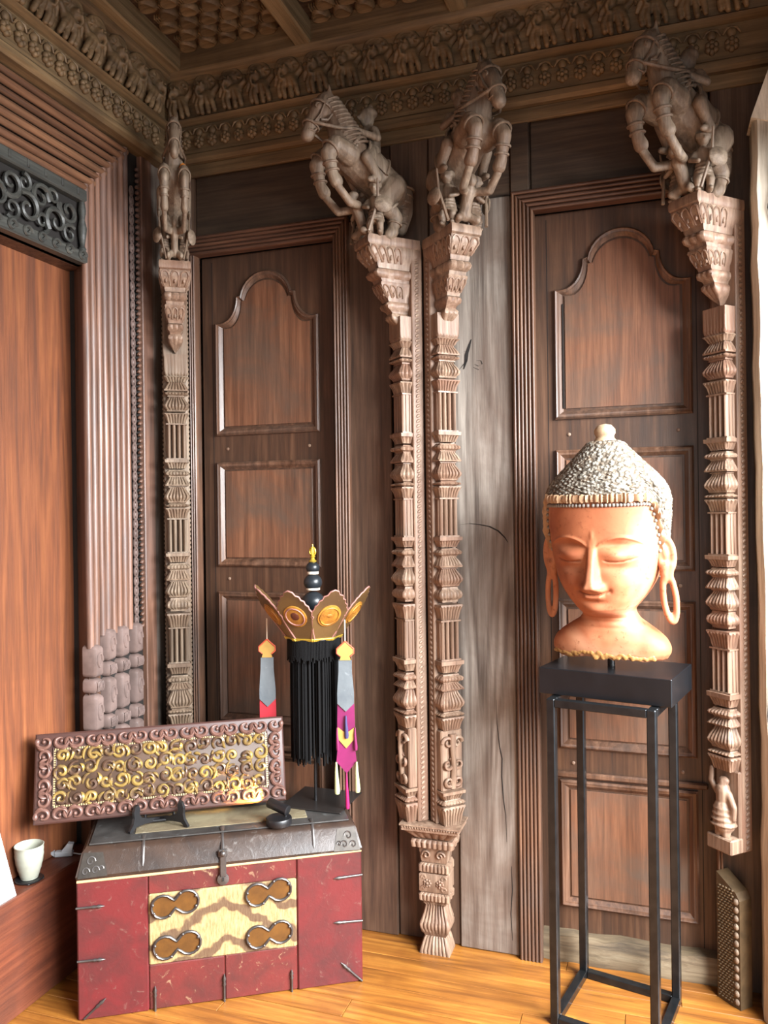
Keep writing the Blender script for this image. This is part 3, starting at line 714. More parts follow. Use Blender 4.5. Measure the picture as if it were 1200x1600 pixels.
def leaf_scrolls(z0, z1, parent):
    h = z1 - z0; zc = (z0+z1)/2
    MB().box(-.041, .041, -.030, .004, z0, z1, .004).build('relief_ground', M['carve'], parent)
    for s in (-1, 1):
        for (cx, cz, r, a0) in ((.018, .30, .020, 0), (.020, -.05, .022, 2), (.016, -.34, .018, 4)):
            MB().tube([(s*x, -.032-.006*math.sin(i/22*PI), zc+cz*h+zz) for i, (x, zz) in enumerate(spiral(cx, 0, r, 1.15, a0, 1))], [.0075*(1-.5*i/22) for i in range(23)], 6).build('leaf_scroll', M['carve'], parent, 60)
    MB().tube([(0, -.030, z0+.01), (.003, -.038, zc-.02), (-.003, -.040, zc+.03), (0, -.034, z1-.012)], [.012, .010, .009, .014], 8).build('stem', M['carve'], parent, 60)
zt = 2.415
def make_strut(x, y, ang, dz, zbot, label, mirror=False, foot='figure', kmat='carve', slim=1.):
    r = empty('carved_strut', (x, y, 0), math.radians(ang), label, 'strut', 'horse struts against the panelled wall')
    MB().box(-.046, .046, 0, .042, zbot, zt-.01, .003).build('backing_board', M[kmat], r)
    for s in (-1, 1):
        q = MB(); n = int((2.38-zbot)/.017)
        for i in range(n): q.ell((s*.0465, .020, zbot+.012+i*.017), (.004, .010, .006), 6, 4, Matrix.Rotation(.6, 3, 'X'))
        tag(q.build('rope_edge', M[kmat], r, 60), kind='stuff')
    for kind, za, zb in LOW:
        za += dz; zb += dz
        link({'flute': 'fluted_shaft', 'vase': 'lotus_vase', 'ring': 'lotus_ring', 'cap': 'petal_capital', 'plain': 'plain_block'}.get(kind, 'petal_ring'), seg_me(kind, round(za-zb, 3), kmat), None, r, (0, 0, zb))
    zf = .711 + dz
    if foot == 'figure':
        MB().box(-.043, .043, -.010, .004, zbot+.04, zf, .004).build('niche', M[kmat], r)
        o = link('figure', tiny_me, None, r, (0, -.028, zbot+.072)); o.scale = (1.15, 1.0, 1.12)
        MB().box(-.046, .046, -.050, .004, zbot, zbot+.045, .004).build('foot_block', M[kmat], r)
    else:
        leaf_scrolls(zbot+.115, zf, r)
        for kind, za, zb in (('cap', zbot+.115, zbot+.085), ('ring', zbot+.085, zbot+.065), ('petal_up', zbot+.065, zbot)):
            link('petal_ring', seg_me(kind, round(za-zb, 3), kmat), None, r, (0, 0, zb))
    for me in tiers: link(me.name.split('.')[0], me, None, r)
    for me in arches: link('leaf_arch', me, None, r)
    sx = -slim if mirror else slim
    def put(nm, me, loc, parent=r, rz=0., sc=None):
        o = link(nm, me, None, parent, loc)
        o.rotation_euler = (0, 0, rz); o.scale = sc or (sx, 1, 1); return o
    hs = put('horse', horse_me, (0, 0, zt))
    put('mane', mane_me, (0, 0, 0), hs, 0, (1, 1, 1)); put('bridle', bri_me, (0, 0, 0), hs, 0, (1, 1, 1)); put('saddle_cloth', sad_me, (0, 0, 0), hs, 0, (1, 1, 1))
    for nm_, me_ in (('chest_harness', har_me), ('leg_bands', leg_me), ('tail_binding', tai_me)): tag(put(nm_, me_, (0, 0, 0), hs, 0, (1, 1, 1)), kind='stuff')
    for o_ in hs.children:
        if o_.name.startswith(('mane', 'bridle')): o_['kind'] = 'stuff'
    put('rider', rider_me, (0, .012, zt-.022), r, 0, (sx*1.1, 1.18, 1.12))
    put('captive', cap_me, (0, 0, zt))
    for s in (-1, 1):
        a = put('attendant', sol_me, (s*.044*slim, -.128, zt), r, s*math.radians(50 if slim == 1 else 12), (s*1.12*slim, 1.12, 1.0))
        put('spear', spear_me, (0, 0, 0), a, 0, (1, 1, 1))
        sh_ = put('shield', shield_me, (s*0+.030, -.035, .085), a, 0, (1, 1, 1)); sh_.rotation_euler = (PI/2, 0, .5)
    return r
s1 = make_strut(-1.712, 2.622, 34, 0, .36, 'carved grey strut with rearing horse in the corner by the reeded door surround', True, 'figure', 'carve_grey', .66)
s2 = make_strut(-.799, 2.622, -45, .058, .452, 'left strut of the close central pair, horse facing left, standing on shared pedestal', False, 'leaf')
s3 = make_strut(-.671, 2.622, 45, .058, .452, 'right strut of the close central pair, horse facing right, standing on shared pedestal', True, 'leaf')
s4 = make_strut(.206, 2.624, -45, 0, .47, 'rightmost horse strut with brightly lit side, beside the pale timber post')
MB().lathe([(.001,0),(.012,.004),(.016,.014),(.009,.026),(.0,.032)], 5).xf(Matrix.Translation((.030,-.27,2.69)) @ Matrix.Scale(.4, 4, (0,1,0))).build('amber_leaf', plain('amber', D(190,110,36), .4), s1, 40)
# pedestal shared by the central pair
pd = empty('carved_pedestal', (-.722, 2.645, 0), 0, 'short carved wooden pedestal with rosettes carrying the two central columns', 'pedestal')
def pst(prof, nm, nr=8):
    return MB().loft([usec(z, hw, dp, rp, nr, 3, .045) for z, hw, dp, rp in prof]).build(nm, M['carve'], pd, 40)
pst([(.0, .053, .036, .0), (.012, .052, .036, .004), (.05, .040, .024, .004), (.056, .036, .02, 0)], 'petal_foot')
pst([(.056, .036, .02, 0), (.064, .040, .024, 0), (.072, .046, .03, .0), (.088, .051, .036, .004), (.100, .052, .037, .004), (.108, .049, .034, 0), (.135, .040, .024, .005), (.160, .034, .018, .004), (.166, .040, .022, 0), (.174, .040, .022, 0)], 'lotus_vase')
pst([(.176, .046, .03, 0), (.182, .052, .036, .004), (.200, .053, .037, .004), (.206, .046, .03, 0)], 'lotus_ring')
pst([(.208, .047, .03, 0), (.212, .051, .033, 0), (.268, .051, .033, 0), (.272, .047, .03, 0)], 'rosette_block')
for s in (-1, 1):
    q = MB().ell((s*.022, -.036, .240), .006, 8, 6)
    for k in range(7): q.ell((s*.022+.010*math.cos(k*2*PI/7), -.034, .240+.010*math.sin(k*2*PI/7)), (.0052, .004, .0052), 7, 5)
    q.build('rosette', M['carve'], pd, 60)
    for zz in (.222, .258): MB().tube([(s*(.034+x), -.033, zz+z_) for x, z_ in spiral(0, 0, .010, 1, 0, 1, 12)], .003, 5).build('leaf_scroll', M['carve'], pd, 60)
pst([(.274, .046, .03, 0), (.280, .053, .036, .004), (.300, .053, .036, .004), (.306, .046, .03, 0)], 'lotus_ring')
pst([(.308, .043, .026, 0), (.314, .044, .028, 0), (.355, .050, .034, 0), (.362, .050, .034, 0)], 'leaf_block')
for s in (-1, 1): MB().tube([(s*(.024+x), -.033-(z_+.02)*.1, .337+z_) for x, z_ in spiral(0, 0, .016, 1.2, 0, 1, 16)], .004, 6).build('leaf_scroll', M['carve'], pd, 60)
pst([(.364, .060, .044, 0), (.368, .072, .055, .004), (.386, .075, .058, .005), (.394, .070, .052, 0)], 'lotus_ring')
pst([(.396, .060, .046, 0), (.402, .066, .052, .005), (.418, .084, .066, .006), (.428, .093, .074, .003), (.430, .098, .080, 0), (.437, .098, .080, 0)], 'capital', 6)
pst([(.437, .098, .080, .002), (.442, .100, .082, .003), (.446, .098, .080, .002), (.447, .104, .086, 0), (.452, .104, .086, 0)], 'abacus', 22)
# carved slanting board at the foot of the right strut
fb_ = empty('carved_foot_board', (.215, 2.63, 0), math.radians(-45), 'small gilt brown carved board leaning below the rightmost strut near the floor', 'carving')
q = MB().prism([(-.048, 0), (.036, 0), (.036, .325), (.022, .345), (-.048, .385)], -.02, .03); q.build('board_body', plain('gilt_brown', D(84,66,44), .5, nscale=30, namt=.8, bump=.3), fb_)
for i in range(13): MB().ell((.024, -.021, .02+i*.025), (.009, .006, .010), 8, 5).build('bead', M['carve_grey'], fb_, 60)
q = MB()
for i in range(40):
    for j in range(5): q.ell((-.041+j*.0115+(i % 2)*.005, -.020, .012+i*.0086), (.0055, .004, .004), 6, 4)
tag(q.build('scale_pattern', plain('gilt_scale', D(92,74,50), .5, nscale=40, namt=.6), fb_, 60), kind='stuff')
# ------------------------------------------------------------------ painted leather trunk
leather = plain('red_leather', D(140,38,34), .42, nscale=9, namt=.75, bump=.35, dark=D(78,30,28))
def worn(name, base, dark, pale, rough=.45, amt=.8, sc=16):
    t = NT(name); v = t.coord((1,1,1)); n = t.noise(v, sc*.5, 5, .6, .5); c = t.mix(t.ramp(n, [(.38, (0,0,0,1)), (.66, (.8,.8,.8,1))]), base, dark)
    v2 = t.coord((1.2,1.2,1)); n2 = t.noise(v2, sc*1.6, 6, .7, 1.2); c = t.mix(t.ramp(n2, [(.60, (0,0,0,1)), (.70, (amt,)*3+(1,))]), c, pale)
    t.l(c, t.b.inputs['Base Color']); t.b.inputs['Roughness'].default_value = rough; t.bump(n2, .35); return t.m
red_a = worn('red_paint', D(92,28,30), D(62,30,30), D(112,88,78), amt=.6)
red_b = worn('red_paint_flaked', D(94,34,32), D(66,32,30), D(138,112,86), amt=.9, sc=20)
hide = worn('dark_hide', D(56,42,34), D(34,27,24), D(104,100,96), rough=.34, amt=.5)
lidtop = worn('lid_hide', D(68,66,64), D(42,40,38), D(120,126,126), rough=.3, amt=.5)
iron = plain('iron', D(104,100,98), .4, .8, nscale=30, namt=.5, bump=.2)
brass = plain('bronze_plate', D(112,76,34), .42, .45, nscale=22, namt=.8, bump=.3, dark=D(80,54,28))
blackm = plain('black_metal', D(20,20,22), .4, .0)
L_, D_ = .861, .30
TR = empty('trunk', (-1.349, 2.306, 0), math.atan2(.517, .856), 'old red leather trunk with fur panel, bronze plates and iron straps on the floor', 'trunk')
def tl(mb): return mb.xf(Matrix.Translation((-L_/2, D_/2, 0)))    # local: x 0..L along the front, y 0 front .. -> inwards is +y after shift
def tb(mb, nm, mat, sm=None, parent=TR): mb.xf(Matrix.Translation((-L_/2, -D_/2, 0))); return mb.build(nm, mat, parent, sm)
tb(MB().box(.004, L_-.004, .004, D_, .004, .414, .003), 'body', worn('side_leather', D(112,40,36), D(70,32,30), D(120,90,70), amt=.3))
tb(MB().box(0, .203, -.003, .006, 0, .412, .004), 'leather_panel', red_a)
tb(MB().box(.654, L_, -.003, .006, 0, .418, .004), 'leather_panel', red_a)
tb(MB().box(.205, .652, -.001, .006, .352, .414, .003), 'leather_strip', red_b)
tb(MB().box(.205, .427, -.001, .006, .002, .137, .003), 'leather_strip', red_b)
tb(MB().box(.430, .652, -.001, .006, .002, .139, .003), 'leather_strip', red_b)
tb(MB().tube([(.001, -.001, .412), (.2, -.003, .413), (.45, -.002, .415), (.7, -.003, .417), (L_, -.001, .418)], .004, 6), 'seam_cord', plain('cord', D(178,146,104), .8), 60)
# fur panel with tiger-like stripes
t = NT('striped_fur'); v = t.coord((1,1,1), False); sx = t.node('ShaderNodeSeparateXYZ'); t.l(v, sx.inputs[0])
ab = t.node('ShaderNodeMath', operation='ABSOLUTE'); t.l(sx.outputs[0], ab.inputs[0])
nz = t.noise(v, 9, 3, .5); nzs = t.node('ShaderNodeMath', operation='MULTIPLY_ADD'); nzs.inputs[1].default_value = .14; t.l(nz, nzs.inputs[0])
m2 = t.node('ShaderNodeMath', operation='MULTIPLY_ADD'); m2.inputs[1].default_value = .55; t.l(ab.outputs[0], m2.inputs[0]); t.l(sx.outputs[2], m2.inputs[2]); t.l(m2.outputs[0], nzs.inputs[2])
ml = t.node('ShaderNodeMath', operation='MULTIPLY'); ml.inputs[1].default_value = 62.; t.l(nzs.outputs[0], ml.inputs[0]); sn = t.node('ShaderNodeMath', operation='SINE'); t.l(ml.outputs[0], sn.inputs[0])
nb = t.noise(v, 16, 3, .6); ad = t.node('ShaderNodeMath', operation='MULTIPLY'); t.l(sn.outputs[0], ad.inputs[0]); t.l(nb, ad.inputs[1])
vf = t.coord((60, 60, 12), False); nf = t.noise(vf, 3, 3, .7)
c = t.mix(t.ramp(nf, [(.3, (0,0,0,1)), (.7, (1,1,1,1))]), D(122,96,58), D(164,142,98))
c = t.mix(t.ramp(ad.outputs[0], [(.16, (0,0,0,1)), (.36, (.8,.8,.8,1))]), c, D(62,34,24))
t.l(c, t.b.inputs['Base Color']); t.b.inputs['Roughness'].default_value = .8; t.bump(nf, .6); fur = t.m
fp = MB()
fp.box(-.2235, .2235, -.004, .006, -.107, .107, .004); fo = fp.build('fur_panel', fur, TR); fo.location = (.4285-L_/2, -D_/2, .245)
def dumbbell(n=12):
    P = []
    for i in range(n+1):
        a = math.radians(35+290*i/n); P.append((-.036+.034*math.cos(a), .034*math.sin(a)))
    P.append((0, -.012)) 
    for i in range(n+1):
        a = math.radians(-145+290*i/n); P.append((.036+.034*math.cos(a), .034*math.sin(a)))
    P.append((0, .012)); return P
db = dumbbell()
for cx, cz, rr in ((.283, .318, .12), (.565, .322, .12), (.288, .193, .10), (.566, .190, .10)):
    e = MB().prism(db, -.007, .0).build('bronze_plate', brass, TR); e.location = (cx-L_/2, -D_/2-.002, cz); e.rotation_euler = (0, -rr, 0)
    r_ = MB().tube([(x, -.008, z) for x, z in db+[db[0]]], .0042, 6).build('rim', iron, e, 60)
    for x, z in ((-.064,.012),(-.064,-.014),(-.02,-.03),(.02,.03),(.064,.012),(.06,-.018)): MB().ell((x, -.011, z), (.0045,.0035,.0045), 8, 5).build('nail', iron, e, 60)
def strap(x0, z0, x1, z1):
    d = Vector((x1-x0, 0, z1-z0)); p = Vector((x0, -.006, z0)); l = d.length; u = d/l
    q = MB().tube([p, p+u*l*.55, p+u*l*.62, p+u*l*.72, p+u*l*.80, p+d], [.0035, .0035, .0055, .0036, .006, .0006], 8, 1, None)
    tb(q, 'iron_strap', iron, 60)
for a in ((-.002,.336,.08,.335), (.0,.178,.08,.176), (.018,.006,.08,.060), (.863,.342,.770,.339), (.862,.195,.768,.199), (.858,.003,.79,.07), (.2215,.0,.2215,.076), (.4265,.0,.4265,.085), (.634,.0,.634,.07)): strap(*a)
# lid: sloping front, hide covering, fur inset, corner plates, straps and hasp
lid = TR
def lidsec(z, ins, insf): return [(ins, insf, z), (L_-ins, insf, z), (L_-ins, D_-ins, z), (ins, D_-ins, z)]
tb(MB().loft([lidsec(.419, .0, -.004), lidsec(.428, -.002, -.006), lidsec(.486, .012, .022), lidsec(.497, .022, .036), lidsec(.500, .036, .050)]), 'lid', hide, 30)
tb(MB().box(.030, L_-.030, .046, D_-.03, .497, .503, .002), 'lid_top', lidtop)
tb(MB().box(.16, L_-.16, .095, D_-.06, .500, .5045, .001), 'lid_fur', worn('lid_fur_hair', D(120,110,84), D(76,62,44), D(150,144,124), rough=.8))
tb(MB().tube([(.032, .044, .5025), (L_-.032, .044, .5025)], .003, 6), 'lid_piping', lidtop, 60)
def on_lid(x, z): return (x, -.006 + (z-.428)*.48 - .002, z)
for s, x0 in ((1, .004), (-1, L_-.004)):
    cp = tb(MB().add([on_lid(x0, .424), on_lid(x0+s*.085, .426), on_lid(x0+s*.07, .486), on_lid(x0+s*.014, .488)], [(0,1,2,3)]).add([(x0, -.008, .424), (x0-s*.002, .05, .424), (x0+s*.012, .06, .488), on_lid(x0+s*.014, .488)], [(0,1,2,3)]), 'corner_plate', plain('plate_iron', D(58,52,46), .45, .5, nscale=24, namt=.8, bump=.3))
    for a, b, r in ((.022,.44,.012),(.05,.442,.012),(.036,.465,.014),(.066,.445,.008)):
        q = MB().tube([on_lid(x0+s*(a+x), b+z) for x, z in spiral(0, 0, r, 1.1, 0, 1, 14)], .0025, 5); tb(q, 'filigree', iron, 60)
for x in (.19, .71):
    tb(MB().tube([(x, .075, .5045), (x, .046, .504), on_lid(x, .488), on_lid(x, .45), on_lid(x, .44)], [.007, .004, .005, .004, .001], 6, .5), 'lid_strap', iron, 60)
tb(MB().tube([(.427, .080, .505), (.427, .046, .5045), on_lid(.427, .486), (.427, -.004, .464)], [.009, .004, .004, .006], 6, .5), 'lid_strap', iron, 60)
hp = tb(MB().box(.413, .441, -.012, -.001, .445, .468, .003), 'hasp_staple', iron)
ha = tb(MB().box(.417, .437, -.016, -.009, .385, .455, .003), 'hasp', iron)
tb(MB().lathe([(.018,0),(.018,.006),(.008,.008)], 12).xf(Matrix.Translation((.427,-.006,.378)) @ Matrix.Rotation(PI/2, 4, 'X')), 'lock_plate', iron, 40)
tb(MB().ell((.427, -.02, .460), .009, 10, 7), 'hasp_knob', iron, 60)
tb(MB().box(.424, .430, -.0165, -.013, .374, .384), 'keyhole', M['dark'])
# ------------------------------------------------------------------ carved board on a little easel
bu = Vector((.656, .426, 0)).normalized(); bn = Vector((bu.y, -bu.x, 0)); LEAN = .25
t = NT('gilded_wood'); v = t.coord((1,1,1)); n = t.noise(v, 9, 4, .6, .6); n2 = t.noise(v, 60, 3, .6)
c = t.mix(t.ramp(n, [(.44, (0,0,0,1)), (.56, (1,1,1,1))]), D(146,122,68), D(84,64,52)); t.l(c, t.b.inputs['Base Color'])
t.b.inputs['Metallic'].default_value = .25; t.b.inputs['Roughness'].default_value = .35; t.bump(n2, .2); gild = t.m
lac = plain('lacquer_brown', D(70,44,38), .5, nscale=14, namt=.7, bump=.15, dark=D(54,38,34))
lac2 = plain('lacquer_relief', D(108,78,68), .42, nscale=18, namt=.7, bump=.15, dark=D(74,50,44))
BO = empty('carved_book_cover', (-1.83, 1.99, .545), 0, 'long dark carved board with gilded scrolls leaning on a small easel', 'carved board')
# local frame: x along the board, z up its face, -y outwards
RB = Matrix((( bu.x, -bn.x, 0), (bu.y, -bn.y, 0), (0, 0, 1))).to_4x4() @ Matrix.Rotation(-LEAN, 4, 'X')
BO.matrix_world = Matrix.Translation((-1.83, 1.99, .545)) @ RB
BW, BH = .783, .272
def bb(mb, nm, mat, sm=60, parent=BO): return mb.build(nm, mat, parent, sm)
bb(MB().loft([[(x0, y, z0), (BW-x0, y, z0), (BW-x0, y, BH-z0), (x0, y, BH-z0)] for x0, z0, y in ((0,0,.022), (0,0,.002), (.004,.004,-.002), (.006,.006,-.003))]), 'panel', lac, 30)
bb(MB().box(.068, BW-.068, -.006, -.002, .052, BH-.052, .001), 'gilded_ground', plain('gilt_ground', D(74,54,40), .6, .0, nscale=16, namt=.8))
for ins in (.055, .065):
    for (a, b, c_, d_) in ((ins, ins-.010, BW-ins, ins-.010), (ins, BH-ins+.010, BW-ins, BH-ins+.010), (ins, ins-.010, ins, BH-ins+.010), (BW-ins, ins-.010, BW-ins, BH-ins+.010)):
        bb(MB().tube([(a, -.005, b), (c_, -.005, d_)], .0022, 6), 'fillet', lac)
q = MB(); k = 0
for i in range(92):
    x = .062 + i*(BW-.124)/91
    for z in (.050, BH-.050): q.box(x-.0022, x+.0022, -.0085, -.003, z-.003, z+.003)
for i in range(24):
    z = .055 + i*(BH-.11)/23
    for x in (.060, BW-.060): q.box(x-.003, x+.003, -.0085, -.003, z-.0022, z+.0022)
tag(bb(q, 'bead_border', plain('bead_gilt', D(170,150,110), .4, .2, nscale=30, namt=.5), None), kind='stuff')
rb_ = random.Random(21)
def bscroll(cx, cz, r, a0, d, th, mat, turns=1.2, y=-.005, parent=BO, nm='scroll'):
    pts = spiral(cx, cz, r, turns, a0, d, 18)
    bb(MB().tube([(x, y-.003*math.sin(PI*i/18), z) for i, (x, z) in enumerate(pts)], [th*(.45+.55*math.sin(PI*(i+3)/24)) for i in range(19)], 6), nm, mat)
def leaf(x, z, a, l, mat, bend):
    pts = []
    for i in range(8):
        s_ = i/7; an = a + bend*s_; pts.append((min(max(x, .007), BW-.007), -.006-.003*math.sin(PI*s_), min(max(z, .007), BH-.007))); x += l/7*math.cos(an); z += l/7*math.sin(an)
    bb(MB().tube(pts, [.0015, .005, .007, .0075, .007, .0055, .0035, .001], 6, .8), 'leaf', mat)
def border(x, z, ang, d):
    """one running scroll: C sweep, curled eye and two leaves; ang = direction of travel"""
    ca, sa = math.cos(ang), math.sin(ang); P = lambda a, b: (x + a*ca - b*d*sa, z + a*sa + b*d*ca)
    pts = [P(.024*math.cos(q)*(1-.10*q), .021*math.sin(q)*(1-.10*q)) for q in [-.5+5.6*i/20 for i in range(21)]]
    bb(MB().tube([(min(max(a, .007), BW-.007), -.005-.003*math.sin(PI*i/20), min(max(b, .007), BH-.007)) for i, (a, b) in enumerate(pts)], [.0015+.0055*math.sin(PI*min(i+2, 20)/22) for i in range(21)], 6), 'scroll', lac2)
    e = P(.002, -.001); bb(MB().ell((e[0], -.005, e[1]), (.0062, .006, .0062), 10, 6), 'scroll_eye', lac2)
    a0 = P(.022, -.012); leaf(a0[0], a0[1], ang + d*.5, .032, lac2, d*1.5)
    a1 = P(-.004, .021); leaf(a1[0], a1[1], ang + d*.2, .030, lac2, -d*1.3)
for i in range(16):
    x = .028 + i*(BW-.056)/15
    border(x, .026, 0 if i % 2 else PI, 1 if i % 2 else -1); border(x, BH-.026, 0 if i % 2 else PI, -1 if i % 2 else 1)
for i in range(1, 5):
    z = .026 + i*(BH-.052)/5
    border(.027, z, PI/2 if i % 2 else -PI/2, -1 if i % 2 else 1); border(BW-.027, z, PI/2 if i % 2 else -PI/2, 1 if i % 2 else -1)
for i in range(15):
    for j in range(4):
        x = .084 + i*(BW-.168)/14 + rb_.uniform(-.007, .007); z = .070 + j*.044 + rb_.uniform(-.006, .006); d = 1 if (i+j) % 2 else -1
        bscroll(x, z, rb_.uniform(.018, .025), rb_.random()*6.28, d, .0068, gild, 1.2)
        if i < 14:
            leaf(x+.020, z-.014+rb_.uniform(-.01,.01), rb_.uniform(.4, 2.4), rb_.uniform(.03, .05), gild, d*1.5)
            if (i+j) % 2: leaf(x+.012, z+.016, rb_.uniform(-1.2, .6), rb_.uniform(.025, .04), gild, -d*1.7)
# easel: two black feet, hooks in front, cross bar behind
EA = empty('easel', (-1.50, 2.19, .5050), math.atan2(bu.y, bu.x), 'small black wooden easel with two hooked feet holding the carved board', 'easel')
def efoot(x, tw):
    prof = [(.105,0),(.09,.012),(.03,.026),(.006,.036),(-.002,.048),(.0,.066),(-.006,.080),(-.018,.076),(-.024,.060),(-.022,.040),(-.026,.024),(-.040,.006),(-.040,0),(-.030,.0),(-.014,.012),(.02,.012),(.06,.006),(.085,0)]
    c, s_ = math.cos(tw), math.sin(tw)
    T = lambda a, b, z: (x + b*c + (a+.02)*s_, -.016 + (a+.02)*c - b*s_, z)
    return MB().prism(prof, -.005, .005, T).build('foot', blackm, EA)
efoot(-.085, .85); efoot(.065, -.85)
MB().tube([(-.04, .03, .010), (.02, .03, .010)], .005, 8).build('cross_bar', blackm, EA, 60)
for x in (-.055, .035): MB().tube([(x, .060, .006), (x, .068, .05), (x, .10, .16)], .005, 8).build('back_prop', blackm, EA, 60)
# ------------------------------------------------------------------ little black spotlight
SP = empty('spotlight', (-1.150, 2.315, .5050), 0, 'small black adjustable spotlight on round base shining on the carved board', 'lamp')
MB().lathe([(.030,0),(.040,.001),(.041,.004),(.041,.020),(.039,.023),(.002,.024)], 28).build('base', blackm, SP, 40)
MB().tube([(.018,.012,.022), (.018,.012,.045), (.012,.012,.052)], .004, 8).build('arm', blackm, SP, 60)
ax = Vector((-.93, .17, .19)).normalized(); hc0 = Vector((.026, .014, .040)); hc1 = hc0 + ax*.078
lh = MB().tube([hc0, hc0+ax*.002, hc1-ax*.002, hc1], [.012, .0165, .0165, .0150], 20).build('lamp_head', blackm, SP, 40)
lens = plain('lamp_lens', D(255,220,150), .3); lens.node_tree.nodes['Principled BSDF'].inputs['Emission Color'].default_value = (1, .65, .22, 1); lens.node_tree.nodes['Principled BSDF'].inputs['Emission Strength'].default_value = 4
MB().tube([hc1, hc1+ax*.001], [.0125, .0125], 16).build('lens', lens, lh, 40)
sl_ = bpy.data.lights.new('spot_beam', 'SPOT'); sl_.energy = 26; sl_.color = (1, .55, .10); sl_.spot_size = math.radians(64); sl_.spot_blend = .4; sl_.shadow_soft_size = .01
so = bpy.data.objects.new('spot_beam', sl_); COL.objects.link(so); so.parent = SP; so.location = hc1 + ax*.004
so.rotation_euler = ax.to_track_quat('-Z', 'Y').to_euler()
# ------------------------------------------------------------------ ritual crown on its stand
CX, CY = -1.118, 2.535
CR = empty('ritual_crown', (CX, CY, .5050), 0, 'five leaf painted crown with black topknot and long black fringe on a plate stand', 'crown')
blk = plain('black_thread', D(7,7,8), .7, spec=.15); ball = plain('black_lacquer', D(34,38,42), .35, nscale=10, namt=.5)
gold = plain('gilt_metal', D(206,178,70), .3, .6); ivory = plain('ivory_ring', D(220,206,186), .5)
MB().box(-.095, .125, -.085, .120, 0, .004, .001).build('base_plate', plain('plate_steel', D(52,48,46), .35, .5), CR)
MB().tube([(0,0,.003), (0,0,.60)], .005, 10).build('pole', blackm, CR, 60)
zc = .575                                  # ring height above the trunk lid
leafm = worn('leaf_paint', D(98,74,42), D(70,50,32), D(124,100,62), amt=.5); rimm = plain('leaf_rim', D(150,104,96), .5); med = worn('medallion', D(170,120,44), D(120,70,26), D(190,156,76), amt=.6, sc=60)
def leafshape():
    side = [(.040,.0),(.044,.03),(.049,.055),(.054,.078),(.061,.088),(.058,.098),(.062,.108),(.055,.118),(.055,.128),(.046,.136),(.045,.147),(.035,.152),(.032,.164),(.020,.168),(.014,.180)]
    return side + [(0,.186)] + [(-x, z) for x, z in reversed(side)]
lsh = leafshape()
view = math.atan2(-CY, -CX)
for k, da in enumerate((-104, -64, -23, 20, 64)):
    a = view + math.radians(da)          # outward direction of this leaf
    R = Matrix.Translation((0, 0, zc)) @ Matrix.Rotation(a+PI/2, 4, 'Z') @ Matrix.Translation((0, -.088, 0)) @ Matrix.Rotation(math.radians(35), 4, 'X') @ Matrix.Diagonal((1.0, 1, 1.12, 1))
    lf = MB().prism(lsh, -.003, .003).build('leaf', leafm, CR); lf.matrix_local = R
    MB().tube([(x, 0, z) for x, z in lsh], .0028, 6).build('leaf_rim', rimm, lf, 60)
    md = MB().lathe([(.040,0),(.040,.003),(.037,.004),(.001,.0045)], 24).xf(Matrix.Translation((0,-.003,.092)) @ Matrix.Rotation(PI/2, 4, 'X')).build('medallion', med, lf, 40)
    MB().tube([((.032)*math.cos(q_), -.0075, .092+.032*math.sin(q_)) for q_ in [2*PI*i/20 for i in range(21)]], .0022, 6).build('medallion_ring', rimm if k == 2 else med, lf, 60)
    MB().ell((0, -.007, .094), ((.016, .003, .015) if k == 2 else (.012, .0025, .006)), 10, 6).build('medallion_figure', plain('fig%d' % k, D(84,40,26) if k == 2 else D(150,96,34), .5), lf, 60)
    MB().box(-.040, .040, -.006, .004, -.008, .002, .001).build('leaf_band', gold, lf)
MB().lathe([(.088,0),(.092,.006),(.090,.014),(.084,.014),(.084,0)], 40, (0,0,zc-.012), False).build('ring', blackm, CR, 40)
for nm, z, r, mt in (('topknot_bead', .600+.0, .030, ball), ('topknot_bead', .668, .040, ball), ('topknot_bead', .736, .032, ball), ('topknot_bead', .786, .024, ball)):
    MB().ell((0, 0, z+.02), (r, r, r*.92), 20, 12).build(nm, mt, CR, 60)
for z, r in ((.716+.018, .024), (.771+.018, .020)): MB().lathe([(r*.8,-.006),(r,-.004),(r,.004),(r*.8,.006)], 20, (0,0,z)).build('ivory_ring', ivory, CR, 40)
MB().box(-.075, .075, -.004, .004, zc+.001, zc+.012).build('cross_bar', blackm, CR)
MB().lathe([(.012,0),(.014,.004),(.008,.008),(.006,.014),(.010,.018),(.004,.024)], 14, (0,0,.826)).build('finial_base', gold, CR, 40)
for an in (0, PI/2): MB().tube([(.011*math.cos(q_)*math.cos(an), .011*math.cos(q_)*math.sin(an), .862+.015*math.sin(q_)) for q_ in [2*PI*i/16 for i in range(17)]], .0028, 6).build('finial_loop', gold, CR, 60)
MB().tube([(0,0,.846), (0,0,.862), (0,0,.888)], [.003, .006, .001], 8).build('finial_spike', gold, CR, 60)
# fringe: short outer threads and a long curtain of black threads
rf = random.Random(9); q = MB()
for i in range(110):
    a = 2*PI*i/110; r = .089; l = rf.uniform(.06, .082)
    q.tube([(r*math.cos(a), r*math.sin(a), zc-.004), (r*1.01*math.cos(a), r*1.01*math.sin(a), zc-.004-l)], .0026, 5)
tag(q.build('short_fringe', blk, CR, 60), kind='stuff')
q = MB()
for i in range(230):
    a = rf.random()*2*PI; r = .083*math.sqrt(rf.uniform(.55, 1)); b = rf.uniform(-.02, .02); zb = rf.uniform(.14, .19)
    q.tube([(r*math.cos(a), r*math.sin(a), zc-.01), (r*math.cos(a+b*.5)*1.01, r*math.sin(a+b*.5)*1.01, .36), (r*math.cos(a+b), r*math.sin(a+b), zb)], .0028, 4)
tag(q.build('long_fringe', blk, CR, 60), kind='stuff')
